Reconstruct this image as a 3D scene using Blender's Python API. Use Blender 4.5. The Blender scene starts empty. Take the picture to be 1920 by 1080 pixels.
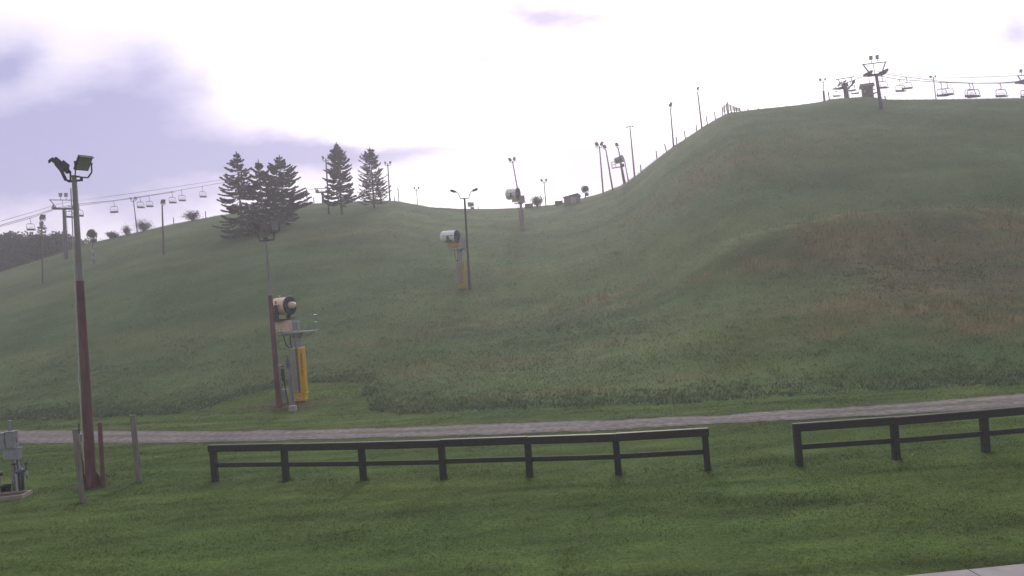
import bpy, math, random
import numpy as np
from mathutils import Vector, Matrix, Quaternion

R = math.radians
rng = np.random.default_rng(7)
random.seed(7)
SC = bpy.context.scene
COL = SC.collection

# ------------------------------------------------------------------ camera
F, RHO, H = 1500.0, R(4.4), 5.4
CR, SR = math.cos(RHO), math.sin(RHO)
cam = bpy.data.cameras.new("camera"); cam.sensor_width = 36.0; cam.lens = 36.0 * F / 1920.0
cam.clip_start = 0.1; cam.clip_end = 5000
camo = bpy.data.objects.new("camera", cam); COL.objects.link(camo)
camo.matrix_world = Matrix(((CR, SR, 0, 0), (0, 0, -1, 0), (-SR, CR, 0, H), (0, 0, 0, 1)))
SC.camera = camo

# ------------------------------------------------------------------ sun, sky, exposure
SUN_EL, SUN_AZ = R(23), R(5)           # azimuth measured from +Y towards +X
sdir = Vector((math.sin(SUN_AZ) * math.cos(SUN_EL), math.cos(SUN_AZ) * math.cos(SUN_EL), math.sin(SUN_EL)))
sun = bpy.data.lights.new("sun", 'SUN'); sun.energy = 1.1; sun.angle = R(10); sun.color = (1.0, 0.93, 0.84)
suno = bpy.data.objects.new("sun", sun); COL.objects.link(suno)
suno.rotation_mode = 'QUATERNION'; suno.rotation_quaternion = sdir.to_track_quat('Z', 'Y')
suno.location = (0, 0, 60)

SC.view_settings.view_transform = 'Standard'; SC.view_settings.look = 'None'
SC.view_settings.gamma = 1; SC.view_settings.exposure = 0.12; SC.view_settings.use_curve_mapping = False
SC.cycles.use_denoising = True
SC.cycles.volume_bounces = 1; SC.cycles.max_bounces = 6
SC.cycles.volume_step_rate = 1.0

def uv(px, py):
    a = (px - 960) / F; b = (540 - py) / F
    return a * CR + b * SR, -a * SR + b * CR

world = bpy.data.worlds.new("World"); SC.world = world; world.use_nodes = True
nt = world.node_tree; N = nt.nodes; L = nt.links; N.clear()
def wn(t, **k):
    n = N.new(t)
    for a, b in k.items(): setattr(n, a, b)
    return n
def wm(op, a, b=None, clamp=False):
    n = wn('ShaderNodeMath', operation=op, use_clamp=clamp)
    for i, v in enumerate((a, b)):
        if v is None: continue
        if isinstance(v, (int, float)): n.inputs[i].default_value = v
        else: L.new(v, n.inputs[i])
    return n.outputs[0]
def wmix(f, a, b):
    n = wn('ShaderNodeMix', data_type='RGBA')
    for i, v in ((0, f), (6, a), (7, b)):
        if isinstance(v, (int, float)): n.inputs[i].default_value = v
        elif isinstance(v, tuple): n.inputs[i].default_value = (*v, 1)
        else: L.new(v, n.inputs[i])
    return n.outputs[2]
out = wn('ShaderNodeOutputWorld'); bg = wn('ShaderNodeBackground'); bg.inputs[1].default_value = 0.1
sky = wn('ShaderNodeTexSky'); sky.sky_type = 'NISHITA'; sky.sun_disc = False
sky.sun_elevation = SUN_EL; sky.sun_rotation = SUN_AZ; sky.dust_density = 2.0
tc = wn('ShaderNodeTexCoord'); sep = wn('ShaderNodeSeparateXYZ'); L.new(tc.outputs['Generated'], sep.inputs[0])
yy = wm('MAXIMUM', sep.outputs[1], 0.08)
U0 = wm('DIVIDE', sep.outputs[0], yy); V0 = wm('DIVIDE', sep.outputs[2], yy)
cmb = wn('ShaderNodeCombineXYZ'); L.new(U0, cmb.inputs[0]); L.new(wm('MULTIPLY', V0, 2.0), cmb.inputs[1])
def noise(scale, detail, off):
    mp = wn('ShaderNodeMapping'); mp.inputs['Location'].default_value = off
    L.new(cmb.outputs[0], mp.inputs[0])
    n = wn('ShaderNodeTexNoise'); n.inputs['Scale'].default_value = scale
    n.inputs['Detail'].default_value = detail; n.inputs['Roughness'].default_value = 0.55
    L.new(mp.outputs[0], n.inputs['Vector']); return n.outputs[0]
nA = noise(5.0, 5, (0, 0, 0)); nB = noise(5.0, 5, (7, 3, 0)); nC = noise(3.2, 6, (2, 9, 0))
U = wm('ADD', U0, wm('MULTIPLY', wm('SUBTRACT', nA, 0.5), 0.17))
V = wm('ADD', V0, wm('MULTIPLY', wm('SUBTRACT', nB, 0.5), 0.10))
def blob(px, py, rx, ry, amt, soft=1.0, tilt=0.0):
    u, v = uv(px, py); a, b = rx / F, ry / F
    t = R(tilt) + RHO * -1
    du = wm('SUBTRACT', U, u); dv = wm('SUBTRACT', V, v)
    x = wm('ADD', wm('MULTIPLY', du, math.cos(t) / a), wm('MULTIPLY', dv, math.sin(t) / a))
    y = wm('ADD', wm('MULTIPLY', du, -math.sin(t) / b), wm('MULTIPLY', dv, math.cos(t) / b))
    d = wm('ADD', wm('MULTIPLY', x, x), wm('MULTIPLY', y, y))
    m = wm('POWER', 2.718, wm('MULTIPLY', d, -soft))
    return wm('MULTIPLY', m, amt)
def total(bs):
    s = bs[0]
    for b in bs[1:]: s = wm('ADD', s, b)
    return s
blue = total([blob(240, 190, 160, 85, 1.05, 1, 20), blob(170, 300, 230, 80, 1.0), blob(10, 130, 75, 50, 0.75),
              blob(30, 240, 150, 60, 0.5), blob(360, 310, 150, 42, 0.6), blob(90, 365, 200, 40, 0.45),
              blob(520, 298, 210, 26, 0.75), blob(760, 290, 230, 18, 0.5), blob(1035, 38, 110, 26, 0.95),
              blob(905, 104, 95, 20, 0.75), blob(1910, 35, 50, 30, 0.6), blob(-300, 200, 260, 200, 0.8)])
pink = total([blob(100, 360, 400, 90, 0.9), blob(420, 300, 300, 70, 0.6), blob(800, 310, 330, 35, 0.5), blob(60, 60, 160, 60, .35),
              blob(1130, 305, 150, 50, 0.9), blob(230, 210, 240, 130, 0.6), blob(1000, 60, 180, 55, 0.3), blob(1880, 165, 110, 55, 0.4)])
brk = wm('ADD', 0.05, wm('MULTIPLY', nC, 2.2))
blue = wm('MULTIPLY', blue, brk, True); pink = wm('MULTIPLY', pink, 1.0, True)
dt = wn('ShaderNodeVectorMath', operation='DOT_PRODUCT'); L.new(tc.outputs['Generated'], dt.inputs[0])
dt.inputs[1].default_value = sdir
glow = wm('POWER', wm('MAXIMUM', dt.outputs['Value'], 0.0), 2.6)
base = wm('ADD', 0.5, wm('MULTIPLY', glow, 1.15))          # bright cloud deck, brightest round the veiled sun
base = wm('MULTIPLY', base, wm('ADD', 0.92, wm('MULTIPLY', nC, 0.16)))
def scl(col, f):
    n = wn('ShaderNodeVectorMath', operation='SCALE')
    if isinstance(col, tuple): n.inputs[0].default_value = col
    else: L.new(col, n.inputs[0])
    if isinstance(f, (int, float)): n.inputs['Scale'].default_value = f
    else: L.new(f, n.inputs['Scale'])
    return n.outputs[0]
deck = scl((10.1, 9.55, 10.5), base)
deck = wmix(pink, deck, (8.8, 7.7, 10.4))
deck = wmix(blue, deck, (4.0, 3.85, 6.9))
fin = wmix(0.93, sky.outputs[0], deck)
L.new(fin, bg.inputs[0]); L.new(bg.outputs[0], out.inputs[0])

# ------------------------------------------------------------------ terrain function
def vnoise(x, y, s, seed=0):
    x = np.asarray(x, float) / s; y = np.asarray(y, float) / s
    xi = np.floor(x).astype(np.int64); yi = np.floor(y).astype(np.int64)
    fx = x - xi; fy = y - yi; fx = fx * fx * (3 - 2 * fx); fy = fy * fy * (3 - 2 * fy)
    def h(a, b):
        n = (a * 374761393 + b * 668265263 + seed * 144269) & 0xFFFFFFFF
        n = ((n ^ (n >> 13)) * 1274126177) & 0xFFFFFFFF
        return ((n ^ (n >> 16)) & 0xFFFF) / 65535.0
    return (h(xi, yi) * (1 - fx) + h(xi + 1, yi) * fx) * (1 - fy) + (h(xi, yi + 1) * (1 - fx) + h(xi + 1, yi + 1) * fx) * fy
def fbm(x, y, s, seed=0):
    return (vnoise(x, y, s, seed) + 0.5 * vnoise(x, y, s / 2.1, seed + 1) + 0.25 * vnoise(x, y, s / 4.3, seed + 2)) / 1.75

SKYLINE = [(-260, 560), (-80, 525), (0, 511), (50, 495), (105, 478), (170, 456), (225, 443), (270, 433), (330, 419), (390, 408), (430, 401),
           (500, 391), (570, 383), (640, 379), (700, 376), (745, 377), (775, 383), (810, 389), (870, 392), (920, 392), (975, 390), (1040, 384),
           (1090, 373), (1130, 362), (1165, 348), (1192, 330), (1228, 301), (1262, 275), (1290, 257), (1318, 238), (1345, 222), (1366, 212),
           (1395, 208), (1440, 203), (1500, 197), (1540, 191), (1560, 186), (1620, 182), (1640, 183), (1662, 187), (1720, 187), (1800, 186),
           (1920, 184), (2100, 180), (2300, 178)]
_cu = np.array([uv(*p)[0] for p in SKYLINE]); _cv = np.array([uv(*p)[1] for p in SKYLINE])
def crest_v(u): return np.interp(u, _cu, _cv)
def crest_y(u): return np.interp(u, [-0.8, -0.4, -0.2, 0.0, 0.1, 0.2, 0.3, 0.45, 0.8], [118, 126, 125, 130, 126, 116, 112, 114, 108])
def foot_y(u): return np.interp(u, [-0.8, -0.65, -0.3, -0.04, 0.2, 0.65, 0.8], [48, 46, 39.5, 35.5, 33.5, 32.3, 32])
BERM = []                                       # weedy berm crossing the right-hand slope, filled in below
def hz0(x, y):
    x = np.asarray(x, float); y = np.asarray(y, float)
    u = np.clip(x / np.maximum(y, 6.0), -0.78, 0.78)
    yc = crest_y(u); yf = foot_y(u); v = crest_v(u); zc = H + v * yc
    t = np.clip((y - yf) / (yc - yf), 0, 1)
    m0 = 0.30; m1 = np.clip(v * (yc - yf) / zc, 0.05, 1.2)
    S = m0 * (t ** 3 - 2 * t ** 2 + t) + (3 * t ** 2 - 2 * t ** 3) + m1 * (t ** 3 - t ** 2)
    z = zc * S
    b = np.clip((y - yc) / 160.0, 0, 1); b = b * b * (3 - 2 * b)
    z = z * (1 - 0.75 * b)
    far = np.clip((np.hypot(x, y) - 260) / 200.0, 0, 1)
    return np.where(y > yf, z * (1 - far), 0.0)
def hz(x, y):
    x = np.asarray(x, float); y = np.asarray(y, float)
    z = hz0(x, y)
    u = np.clip(x / np.maximum(y, 6.0), -0.78, 0.78)
    t = np.clip((y - foot_y(u)) / (crest_y(u) - foot_y(u)), 0, 1)
    w = np.clip(4 * t * (1 - t), 0, 1)
    z = z + w * ((fbm(x, y, 22, 3) - 0.5) * 1.5 + (fbm(x, y, 6, 5) - 0.5) * 0.35)
    for (bx, by, rx, ry, a) in BERM:
        z = z + a * np.exp(-((x - bx) / rx) ** 2 - ((y - by) / ry) ** 2)
    return z
def hzf(x, y): return float(hz(x, y))
def at(px, py, Y):
    u, v = uv(px, py); return Vector((u * Y, Y, H + v * Y))
def ground(px, py, fallback=-1.0):
    """point where the sight line meets the terrain (or the crest, when the line just clears it)"""
    u, v = uv(px, py); ys = np.arange(10, float(crest_y(u)) + 3, 0.05)
    d = H + v * ys - hz(u * ys, ys)
    i = np.argmax(d <= 0)
    if d[i] > 0:
        Y = float(crest_y(u)) + fallback
        return Vector((u * Y, Y, hzf(u * Y, Y)))
    Y = ys[i]; return Vector((u * Y, Y, hzf(u * Y, Y)))
_b = []
for (px, py, rx, ry, a) in [(1400, 487, 5, 2.2, 0.35), (1470, 468, 6, 2.4, 0.5), (1550, 452, 6, 2.6, 0.6), (1640, 440, 7, 2.8, 0.55), (1740, 430, 8, 3, 0.5), (1850, 428, 9, 3.5, 0.5),
                            (1620, 560, 8, 4, 0.2), (1760, 575, 9, 4, 0.25), (1880, 590, 8, 5, 0.4)]:
    p = ground(px, py); _b.append((p.x, p.y, rx, ry, a))
BERM += _b

# ------------------------------------------------------------------ materials
MATS = {}
def mat(name, col, rough=0.6, metal=0.0, var=0.12, scale=6.0, bump=0.0, stretch=(1, 1, 1), emit=None, col2=None, spec=0.4):
    m = bpy.data.materials.new(name); m.use_nodes = True; t = m.node_tree; p = t.nodes['Principled BSDF']
    p.inputs['Roughness'].default_value = rough; p.inputs['Metallic'].default_value = metal
    p.inputs['Specular IOR Level'].default_value = spec
    c = t.nodes.new('ShaderNodeTexCoord'); mp = t.nodes.new('ShaderNodeMapping'); mp.inputs['Scale'].default_value = stretch
    n = t.nodes.new('ShaderNodeTexNoise'); n.inputs['Scale'].default_value = scale; n.inputs['Detail'].default_value = 6
    t.links.new(c.outputs['Object'], mp.inputs[0]); t.links.new(mp.outputs[0], n.inputs['Vector'])
    r = t.nodes.new('ShaderNodeValToRGB'); r.color_ramp.elements[0].position = 0.32; r.color_ramp.elements[1].position = 0.7
    a = col2 or tuple(x * (1 - var) for x in col)
    r.color_ramp.elements[0].color = (*a, 1)
    r.color_ramp.elements[1].color = (*[min(1, x * (1 + var)) for x in col], 1)
    t.links.new(n.outputs[0], r.inputs[0]); t.links.new(r.outputs[0], p.inputs['Base Color'])
    if bump:
        b = t.nodes.new('ShaderNodeBump'); b.inputs['Strength'].default_value = bump; b.inputs['Distance'].default_value = 0.02
        t.links.new(n.outputs[0], b.inputs['Height']); t.links.new(b.outputs[0], p.inputs['Normal'])
    MATS[name] = m; return m
M = MATS
mat('fence_wood', (0.035, 0.035, 0.038), 0.75, var=0.35, scale=9, bump=0.4, stretch=(1, 1, 6))
mat('fence_cap', (0.05, 0.049, 0.05), 0.6, var=0.35, scale=9, bump=0.3)
mat('grey_timber', (0.21, 0.20, 0.19), 0.85, var=0.3, scale=14, bump=0.5, stretch=(2, 2, 0.15))
mat('red_paint', (0.150, 0.074, 0.086), 0.6, var=0.32, scale=4, stretch=(1, 1, 0.3))
mat('pole_grey', (0.27, 0.26, 0.265), 0.5, 0.3, var=0.2, scale=5, stretch=(1, 1, 0.2))
mat('dark_metal', (0.085, 0.08, 0.095), 0.5, 0.4, var=0.2)
mat('pole_brown', (0.085, 0.07, 0.065), 0.7, var=0.25, scale=5, stretch=(1, 1, 0.2))
mat('galv', (0.30, 0.31, 0.34), 0.45, 0.5, var=0.15, scale=8)
mat('box_grey', (0.30, 0.32, 0.36), 0.5, 0.1, var=0.1, scale=5)
mat('lens', (0.30, 0.30, 0.33), 0.5, 0.0, var=0.15, scale=20, spec=0.6)
mat('white_pipe', (0.55, 0.55, 0.56), 0.5, var=0.08)
mat('gun_cream', (0.78, 0.60, 0.47), 0.45, var=0.1, scale=3)
mat('gun_white', (0.80, 0.80, 0.86), 0.4, var=0.07, scale=3)
mat('gun_orange', (0.45, 0.24, 0.09), 0.5, var=0.12, scale=3)
mat('gun_dark', (0.05, 0.055, 0.065), 0.5, 0.2, var=0.2)
mat('grille', (0.10, 0.12, 0.15), 0.5, 0.3, var=0.35, scale=22)
mat('yellow_pad', (0.62, 0.36, 0.02), 0.6, var=0.1, scale=4)
mat('ochre_pad', (0.42, 0.27, 0.05), 0.65, var=0.2, scale=4)
mat('grey_pad', (0.28, 0.265, 0.25), 0.7, var=0.12, scale=4)
mat('pink_pad', (0.33, 0.22, 0.22), 0.7, var=0.12, scale=4)
mat('black', (0.018, 0.018, 0.02), 0.6, var=0.2)
mat('letter_black', (0.02, 0.018, 0.012), 0.7, var=0.1)
mat('blue_metal', (0.12, 0.15, 0.24), 0.5, 0.3, var=0.2)
mat('hut_wood', (0.10, 0.085, 0.08), 0.8, var=0.3, scale=5, stretch=(4, 4, 0.4))
mat('shed_wood', (0.20, 0.185, 0.19), 0.75, var=0.2, scale=5, stretch=(4, 4, 0.4))
mat('shed_door', (0.36, 0.35, 0.38), 0.6, var=0.1)
mat('roofing', (0.09, 0.085, 0.09), 0.8, var=0.25, scale=10)
mat('glass', (0.45, 0.47, 0.5), 0.15, var=0.05, spec=0.7)
mat('lift_paint', (0.075, 0.065, 0.12), 0.5, 0.2, var=0.2, scale=3)
mat('chair_seat', (0.04, 0.035, 0.065), 0.6, var=0.2)
mat('cable', (0.06, 0.06, 0.065), 0.5, 0.5)
mat('bark', (0.07, 0.055, 0.045), 0.9, var=0.3, scale=10, bump=0.6, stretch=(3, 3, 0.5))
mat('concrete', (0.33, 0.31, 0.315), 0.85, var=0.12, scale=3, bump=0.15)
mat('mulch', (0.07, 0.035, 0.03), 0.95, var=0.6, scale=40, bump=0.9)
mat('board', (0.30, 0.27, 0.24), 0.85, var=0.2, scale=9, stretch=(0.4, 3, 3))

def leafmat(name, trans=0.35, soft=1.0):
    m = bpy.data.materials.new(name); m.use_nodes = True; t = m.node_tree; t.nodes.clear()
    o = t.nodes.new('ShaderNodeOutputMaterial'); mx = t.nodes.new('ShaderNodeMixShader'); mx.inputs[0].default_value = trans
    d = t.nodes.new('ShaderNodeBsdfDiffuse'); tr = t.nodes.new('ShaderNodeBsdfTranslucent')
    a = t.nodes.new('ShaderNodeAttribute'); a.attribute_name = 'Col'
    g = t.nodes.new('ShaderNodeNewGeometry'); va = t.nodes.new('ShaderNodeVectorMath'); va.operation = 'MULTIPLY_ADD'
    va.inputs[1].default_value = (soft,) * 3; va.inputs[2].default_value = (0, 0, 1 - soft); t.links.new(g.outputs['Normal'], va.inputs[0])
    vn = t.nodes.new('ShaderNodeVectorMath'); vn.operation = 'NORMALIZE'; t.links.new(va.outputs[0], vn.inputs[0]); t.links.new(vn.outputs[0], d.inputs['Normal'])
    t.links.new(a.outputs['Color'], d.inputs[0]); t.links.new(a.outputs['Color'], tr.inputs[0])
    t.links.new(d.outputs[0], mx.inputs[1]); t.links.new(tr.outputs[0], mx.inputs[2]); t.links.new(mx.outputs[0], o.inputs[0])
    MATS[name] = m
leafmat('grass_blades', trans=0.4, soft=.22); leafmat('needles', trans=0.15); leafmat('leaves', trans=0.3)

# ------------------------------------------------------------------ helpers
class MB:
    def __init__(s): s.v = []; s.f = []; s.sm = []
    def add(s, vs, fs, smooth=False):
        o = len(s.v); s.v += [tuple(v) for v in vs]
        for f in fs: s.f.append([i + o for i in f]); s.sm.append(smooth)
        return s
    def box(s, c, size, rot=None, taper=1.0):
        c = Vector(c); hx, hy, hz_ = (d / 2 for d in size); vs = []
        for k in (-1, 1):
            q = taper if k > 0 else 1.0
            for (i, j) in ((-1, -1), (1, -1), (1, 1), (-1, 1)):
                p = Vector((i * hx * q, j * hy * q, k * hz_))
                if rot: p = rot @ p
                vs.append(c + p)
        return s.add(vs, [(3, 2, 1, 0), (4, 5, 6, 7), (0, 1, 5, 4), (1, 2, 6, 5), (2, 3, 7, 6), (3, 0, 4, 7)])
    def beam(s, a, b, w, d, up=(0, 0, 1)):
        a = Vector(a); b = Vector(b); z = (b - a); ln = z.length; z.normalize(); upv = Vector(up)
        x = upv.cross(z)
        if x.length < 1e-4: x = Vector((1, 0, 0)).cross(z)
        x.normalize(); y = z.cross(x)
        return s.box((a + b) / 2, (w, d, ln), Matrix((x, y, z)).transposed())
    def cyl(s, a, b, r0, r1=None, n=12, caps=True):
        r1 = r0 if r1 is None else r1
        return s.lathe(a, b, [(0, r0), (1, r1)], n, caps)
    def lathe(s, a, b, prof, n=16, caps=True):
        a = Vector(a); b = Vector(b); z = b - a; q = z.normalized().to_track_quat('Z', 'Y')
        vs = []; fs = []
        for (t, r) in prof:
            for k in range(n):
                g = 2 * math.pi * k / n
                vs.append(a + z * t + q @ Vector((r * math.cos(g), r * math.sin(g), 0)))
        for i in range(len(prof) - 1):
            for k in range(n):
                fs.append((i * n + k, i * n + (k + 1) % n, (i + 1) * n + (k + 1) % n, (i + 1) * n + k))
        s.add(vs, fs, True)
        if caps:
            s.add(vs[:n], [tuple(range(n - 1, -1, -1))]); s.add(vs[-n:], [tuple(range(n))])
        return s
    def tube(s, pts, r, n=8):
        pts = [Vector(p) for p in pts]; vs = []; fs = []
        ref = Vector((0.3, 0.9, 0.2)).normalized()
        for i, p in enumerate(pts):
            d = (pts[min(i + 1, len(pts) - 1)] - pts[max(i - 1, 0)]).normalized()
            x = ref.cross(d); x = x.normalized() if x.length > 1e-3 else Vector((1, 0, 0)); y = d.cross(x)
            rr = r[i] if isinstance(r, (list, tuple)) else r
            for k in range(n):
                g = 2 * math.pi * k / n; vs.append(p + (x * math.cos(g) + y * math.sin(g)) * rr)
        for i in range(len(pts) - 1):
            for k in range(n): fs.append((i * n + k, i * n + (k + 1) % n, (i + 1) * n + (k + 1) % n, (i + 1) * n + k))
        s.add(vs, fs, True)
        return s.add(vs[:n], [tuple(range(n - 1, -1, -1))]).add(vs[-n:], [tuple(range(n))])
    def build(s, name, m, parent=None):
        me = bpy.data.meshes.new(name); me.from_pydata(s.v, [], s.f)
        me.polygons.foreach_set('use_smooth', s.sm); me.update()
        o = bpy.data.objects.new(name, me); COL.objects.link(o)
        me.materials.append(MATS[m] if isinstance(m, str) else m)
        if parent: o.parent = parent
        return o
def bezier(p0, p1, p2, p3, n=10):
    p0, p1, p2, p3 = map(Vector, (p0, p1, p2, p3)); r = []
    for i in range(n + 1):
        t = i / n; r.append(p0 * (1 - t) ** 3 + p1 * 3 * t * (1 - t) ** 2 + p2 * 3 * t * t * (1 - t) + p3 * t ** 3)
    return r
def bevel(o, w=0.01):
    b = o.modifiers.new('bevel', 'BEVEL'); b.width = w; b.segments = 2; b.limit_method = 'ANGLE'; return o
def tag(o, label=None, cat=None, group=None, kind=None):
    if label: o['label'] = label
    if cat: o['category'] = cat
    if group: o['group'] = group
    if kind: o['kind'] = kind
    return o
def thing(name, loc, label, cat, group=None, rotz=0.0, axis=None):
    o = bpy.data.objects.new(name, None); COL.objects.link(o); o.empty_display_size = 0.3
    o.location = loc
    q = Quaternion((0, 0, 1), rotz)
    if axis is not None:
        q = Vector((0, 0, 1)).rotation_difference(Vector(axis).normalized()) @ q
    o.rotation_mode = 'QUATERNION'; o.rotation_quaternion = q
    return tag(o, label, cat, group)
def copy_tree(o, parent=None):
    c = o.copy(); COL.objects.link(c)
    if parent: c.parent = parent
    for ch in list(o.children): copy_tree(ch, c)
    return c
def tri_object(name, V3, cols, m, parent=None, per=3):
    """V3: (n*per,3) corner points of n loose faces, cols (n,3)"""
    n = len(V3) // per; me = bpy.data.meshes.new(name)
    me.vertices.add(n * per); me.vertices.foreach_set('co', np.ascontiguousarray(V3, dtype=np.float32).ravel())
    me.loops.add(n * per); me.loops.foreach_set('vertex_index', np.arange(n * per, dtype=np.int32))
    me.polygons.add(n); me.polygons.foreach_set('loop_start', np.arange(0, n * per, per, dtype=np.int32))
    me.polygons.foreach_set('loop_total', np.full(n, per, dtype=np.int32))
    me.update(calc_edges=True)
    a = me.color_attributes.new('Col', 'FLOAT_COLOR', 'POINT')
    c4 = np.ones((n * per, 4), np.float32); c4[:, :3] = np.repeat(cols, per, axis=0)
    a.data.foreach_set('color', c4.ravel())
    me.materials.append(MATS[m]); o = bpy.data.objects.new(name, me); COL.objects.link(o)
    if parent: o.parent = parent
    return o

# ------------------------------------------------------------------ ground colour map (what grows where, with tuft shade painted in)
def edge_line(pts):
    w = [ground(*p) for p in pts]; w.sort(key=lambda p: p.x)
    return np.array([p.x for p in w]), np.array([p.y for p in w])
ROAD_TOP = edge_line([(-150, 810), (0, 808), (150, 808), (320, 809), (480, 808), (620, 806), (870, 798), (1120, 789), (1370, 778), (1420, 771 + 3), (1650, 760), (1920, 739), (2100, 724)])
ROAD_BOT = edge_line([(-150, 833), (0, 832), (150, 832), (320, 831), (480, 827), (620, 824), (870, 818), (1120, 808), (1370, 795), (1420, 791), (1650, 780), (1920, 762), (2100, 748)])
MOW_EDGE = edge_line([(-150, 794), (0, 790), (150, 787), (270, 782), (340, 778), (375, 772), (430, 750), (500, 733), (560, 723), (640, 720), (690, 722), (700, 735), (672, 752), (690, 770), (740, 777),
                      (900, 773), (1100, 766), (1300, 757), (1500, 744), (1700, 734), (1920, 721), (2100, 710)])
DRY = []
for (px, py, rx, ry, a) in [(1390, 490, 3.4, 1.3, 1), (1440, 476, 3.8, 1.6, 1.2), (1500, 464, 4, 1.7, 1.1), (1570, 449, 4.5, 2.2, 1.1), (1640, 434, 5, 2.4, 1.1), (1720, 418, 6, 3, .7), (1800, 412, 6, 4, .5),
        (1880, 425, 7, 4, .8), (1850, 455, 6, 3, .7), (1650, 480, 7, 3, .3), (1760, 500, 8, 4, .34), (1620, 548, 5, 2.0, .8), (1700, 555, 6, 2.4, .85), (1790, 575, 6, 3, .9), (1870, 602, 5, 2.5, .9),
        (1740, 595, 5, 2, .5), (1550, 625, 3, 1.2, .5), (1900, 545, 4, 3, .4), (1110, 565, 5, 1.6, .5), (1000, 505, 5, 2, .4), (930, 560, 4, 1.6, .4), (870, 605, 4, 1.5, .5), (760, 625, 4, 1.5, .45),
        (700, 640, 3, 1.2, .35), (1340, 310, 10, 7, .35), (1450, 270, 12, 7, .25), (1290, 345, 7, 5, .3), (900, 690, 7, 2.5, .4), (1020, 740, 6, 1.5, .4), (780, 690, 5, 2, .3), (1180, 640, 8, 3, .2), (640, 440, 12, 4, .25),
        (250, 640, 10, 3, .15), (1530, 600, 2, .8, .4), (1200, 560, 4, 1.5, .3)]:
    p = ground(px, py); DRY.append((p.x, p.y, rx, ry, a))
BROWN = []
for (px, py, rx, ry, a) in [(1560, 480, 5, 2.2, .8), (1650, 480, 7, 3, .9), (1760, 495, 8, 4, 1), (1870, 510, 8, 4, .9), (1700, 525, 6, 2.5, .9), (1700, 545, 7, 2.5, 1), (1810, 545, 8, 3, 1), (1900, 560, 6, 3, 1), (1620, 520, 5, 2, .8), (1480, 485, 3, 1.5, .5), (1380, 300, 9, 5, .35), (1780, 400, 9, 5, .5), (1330, 330, 8, 5, .3), (1050, 600, 9, 3, .2), (640, 430, 10, 3, .3)]:
    p = ground(px, py); BROWN.append((p.x, p.y, rx, ry, a))
LIME = []
for (px, py, rx, ry, a) in [(1430, 615, 5, 1.6, .7), (1540, 622, 4, 1.4, .6), (1420, 690, 4, 2.2, .5), (1530, 650, 5, 2, .4), (1900, 700, 3, 1.5, .4), (1600, 715, 6, 1.3, .3), (1150, 700, 6, 2, .2)]:
    p = ground(px, py); LIME.append((p.x, p.y, rx, ry, a))
DIRT = []
for (px, py, rx, ry, a) in [(495, 760, 1.6, .35, .8), (545, 762, 1.5, .7, .7), (600, 752, 1.2, .5, .7), (172, 914, .65, .4, .9), (210, 912, .5, .25, .6), (155, 945, .5, .25, .5), (30, 930, .8, .4, .5), (868, 545, 1.4, .8, .5), (978, 432, 1.5, 1, .5)]:
    p = ground(px, py); DIRT.append((p.x, p.y, rx, ry, a))
def blobs(lst, x, y):
    s = np.zeros_like(x)
    for (bx, by, rx, ry, a) in lst: s = np.maximum(s, a * np.exp(-((x - bx) / rx) ** 2 - ((y - by) / ry) ** 2))
    return s
def is_rough(x, y):
    e = np.interp(x, *MOW_EDGE) + (fbm(x, y, 2.2, 31) - 0.5) * 0.9
    return np.clip((y - e) / 0.5, 0, 1)
def lerp(a, b, t): return a + (b - a) * t[..., None]
def dryness(x, y):
    d = blobs(DRY, x, y); n = fbm(x, y, 3.0, 11)
    streak = np.clip((fbm(x * 0.35, y, 3.2, 17) - 0.60) * 2.2, 0, 0.12)
    n3 = fbm(x * .6, y, 1.1, 19)
    return np.clip((d * np.clip((n3 - .30) * 3.4 + (n - .45) * 1.6, 0, 1.5) + streak) * is_rough(x, y), 0, 1)
def ground_rgb(x, y):
    rg = is_rough(x, y); n1 = fbm(x, y, 4.5, 21); n2 = fbm(x, y, 0.8, 22)
    lawn = lerp(np.array([.060, .108, .027]), np.array([.098, .146, .038]), np.clip(n1 * 1.5 - .25, 0, 1))
    # mowing passes run with the fence
    s = np.sin((y + 0.15 * x) * 3.1 + 3.5 * fbm(x * .5, y, 5, 77)); s2 = fbm((x - .15 * y) * .16, y + .15 * x, .55, 78) - .5; s3 = fbm((x - .15 * y) * .12, y + .15 * x, .22, 79) - .5; lawn = lawn * (1 + 0.12 * s + .7 * s2 + .9 * s3)[..., None] * (0.8 + 0.4 * n2[..., None])
    rough = lerp(np.array([.062, .108, .041]), np.array([.104, .150, .060]), np.clip(fbm(x, y, 9, 23) * 1.6 - .3, 0, 1))
    st = fbm(x * .28 + .12 * y, y, 1.9, 91); st2 = fbm(x * .5, y * 1.1, 6.5, 92)  # narrow contour streaks put tuft shadows into the rough grass colour
    rough = rough * (0.80 + 0.40 * n2[..., None]) * (0.62 + 0.55 * st + .35 * st2)[..., None]
    c = lerp(lawn, rough, rg)
    c = lerp(c, np.array([.085, .125, .022]), blobs(LIME, x, y) * rg * np.clip(n1 * 1.6, 0, 1))
    c = lerp(c, np.array([.105, .104, .062]) * (.8 + .4 * n2[..., None]), np.clip(blobs(BROWN, x, y) * (fbm(x * .5, y, 2.6, 97) * 1.5 + .15), 0, .85) * rg)
    c = lerp(c, lerp(np.array([.155, .140, .072]), np.array([.25, .220, .112]), n2), dryness(x, y) * 0.9)
    c = lerp(c, np.array([.11, .085, .065]), np.clip(blobs(DIRT, x, y) * (0.5 + n2 * 1.1), 0, 1))
    # worn bare fringe along the track
    for (ex, w, a) in ((ROAD_TOP, .55, .75), (ROAD_BOT, .35, .5)):
        e = np.interp(x, *ex); c = lerp(c, np.array([.10, .08, .06]), np.exp(-((y - e) / w) ** 2) * a * np.clip(fbm(x, y, 1.6, 41) * 2 - .35, 0, 1))
    return c

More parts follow.
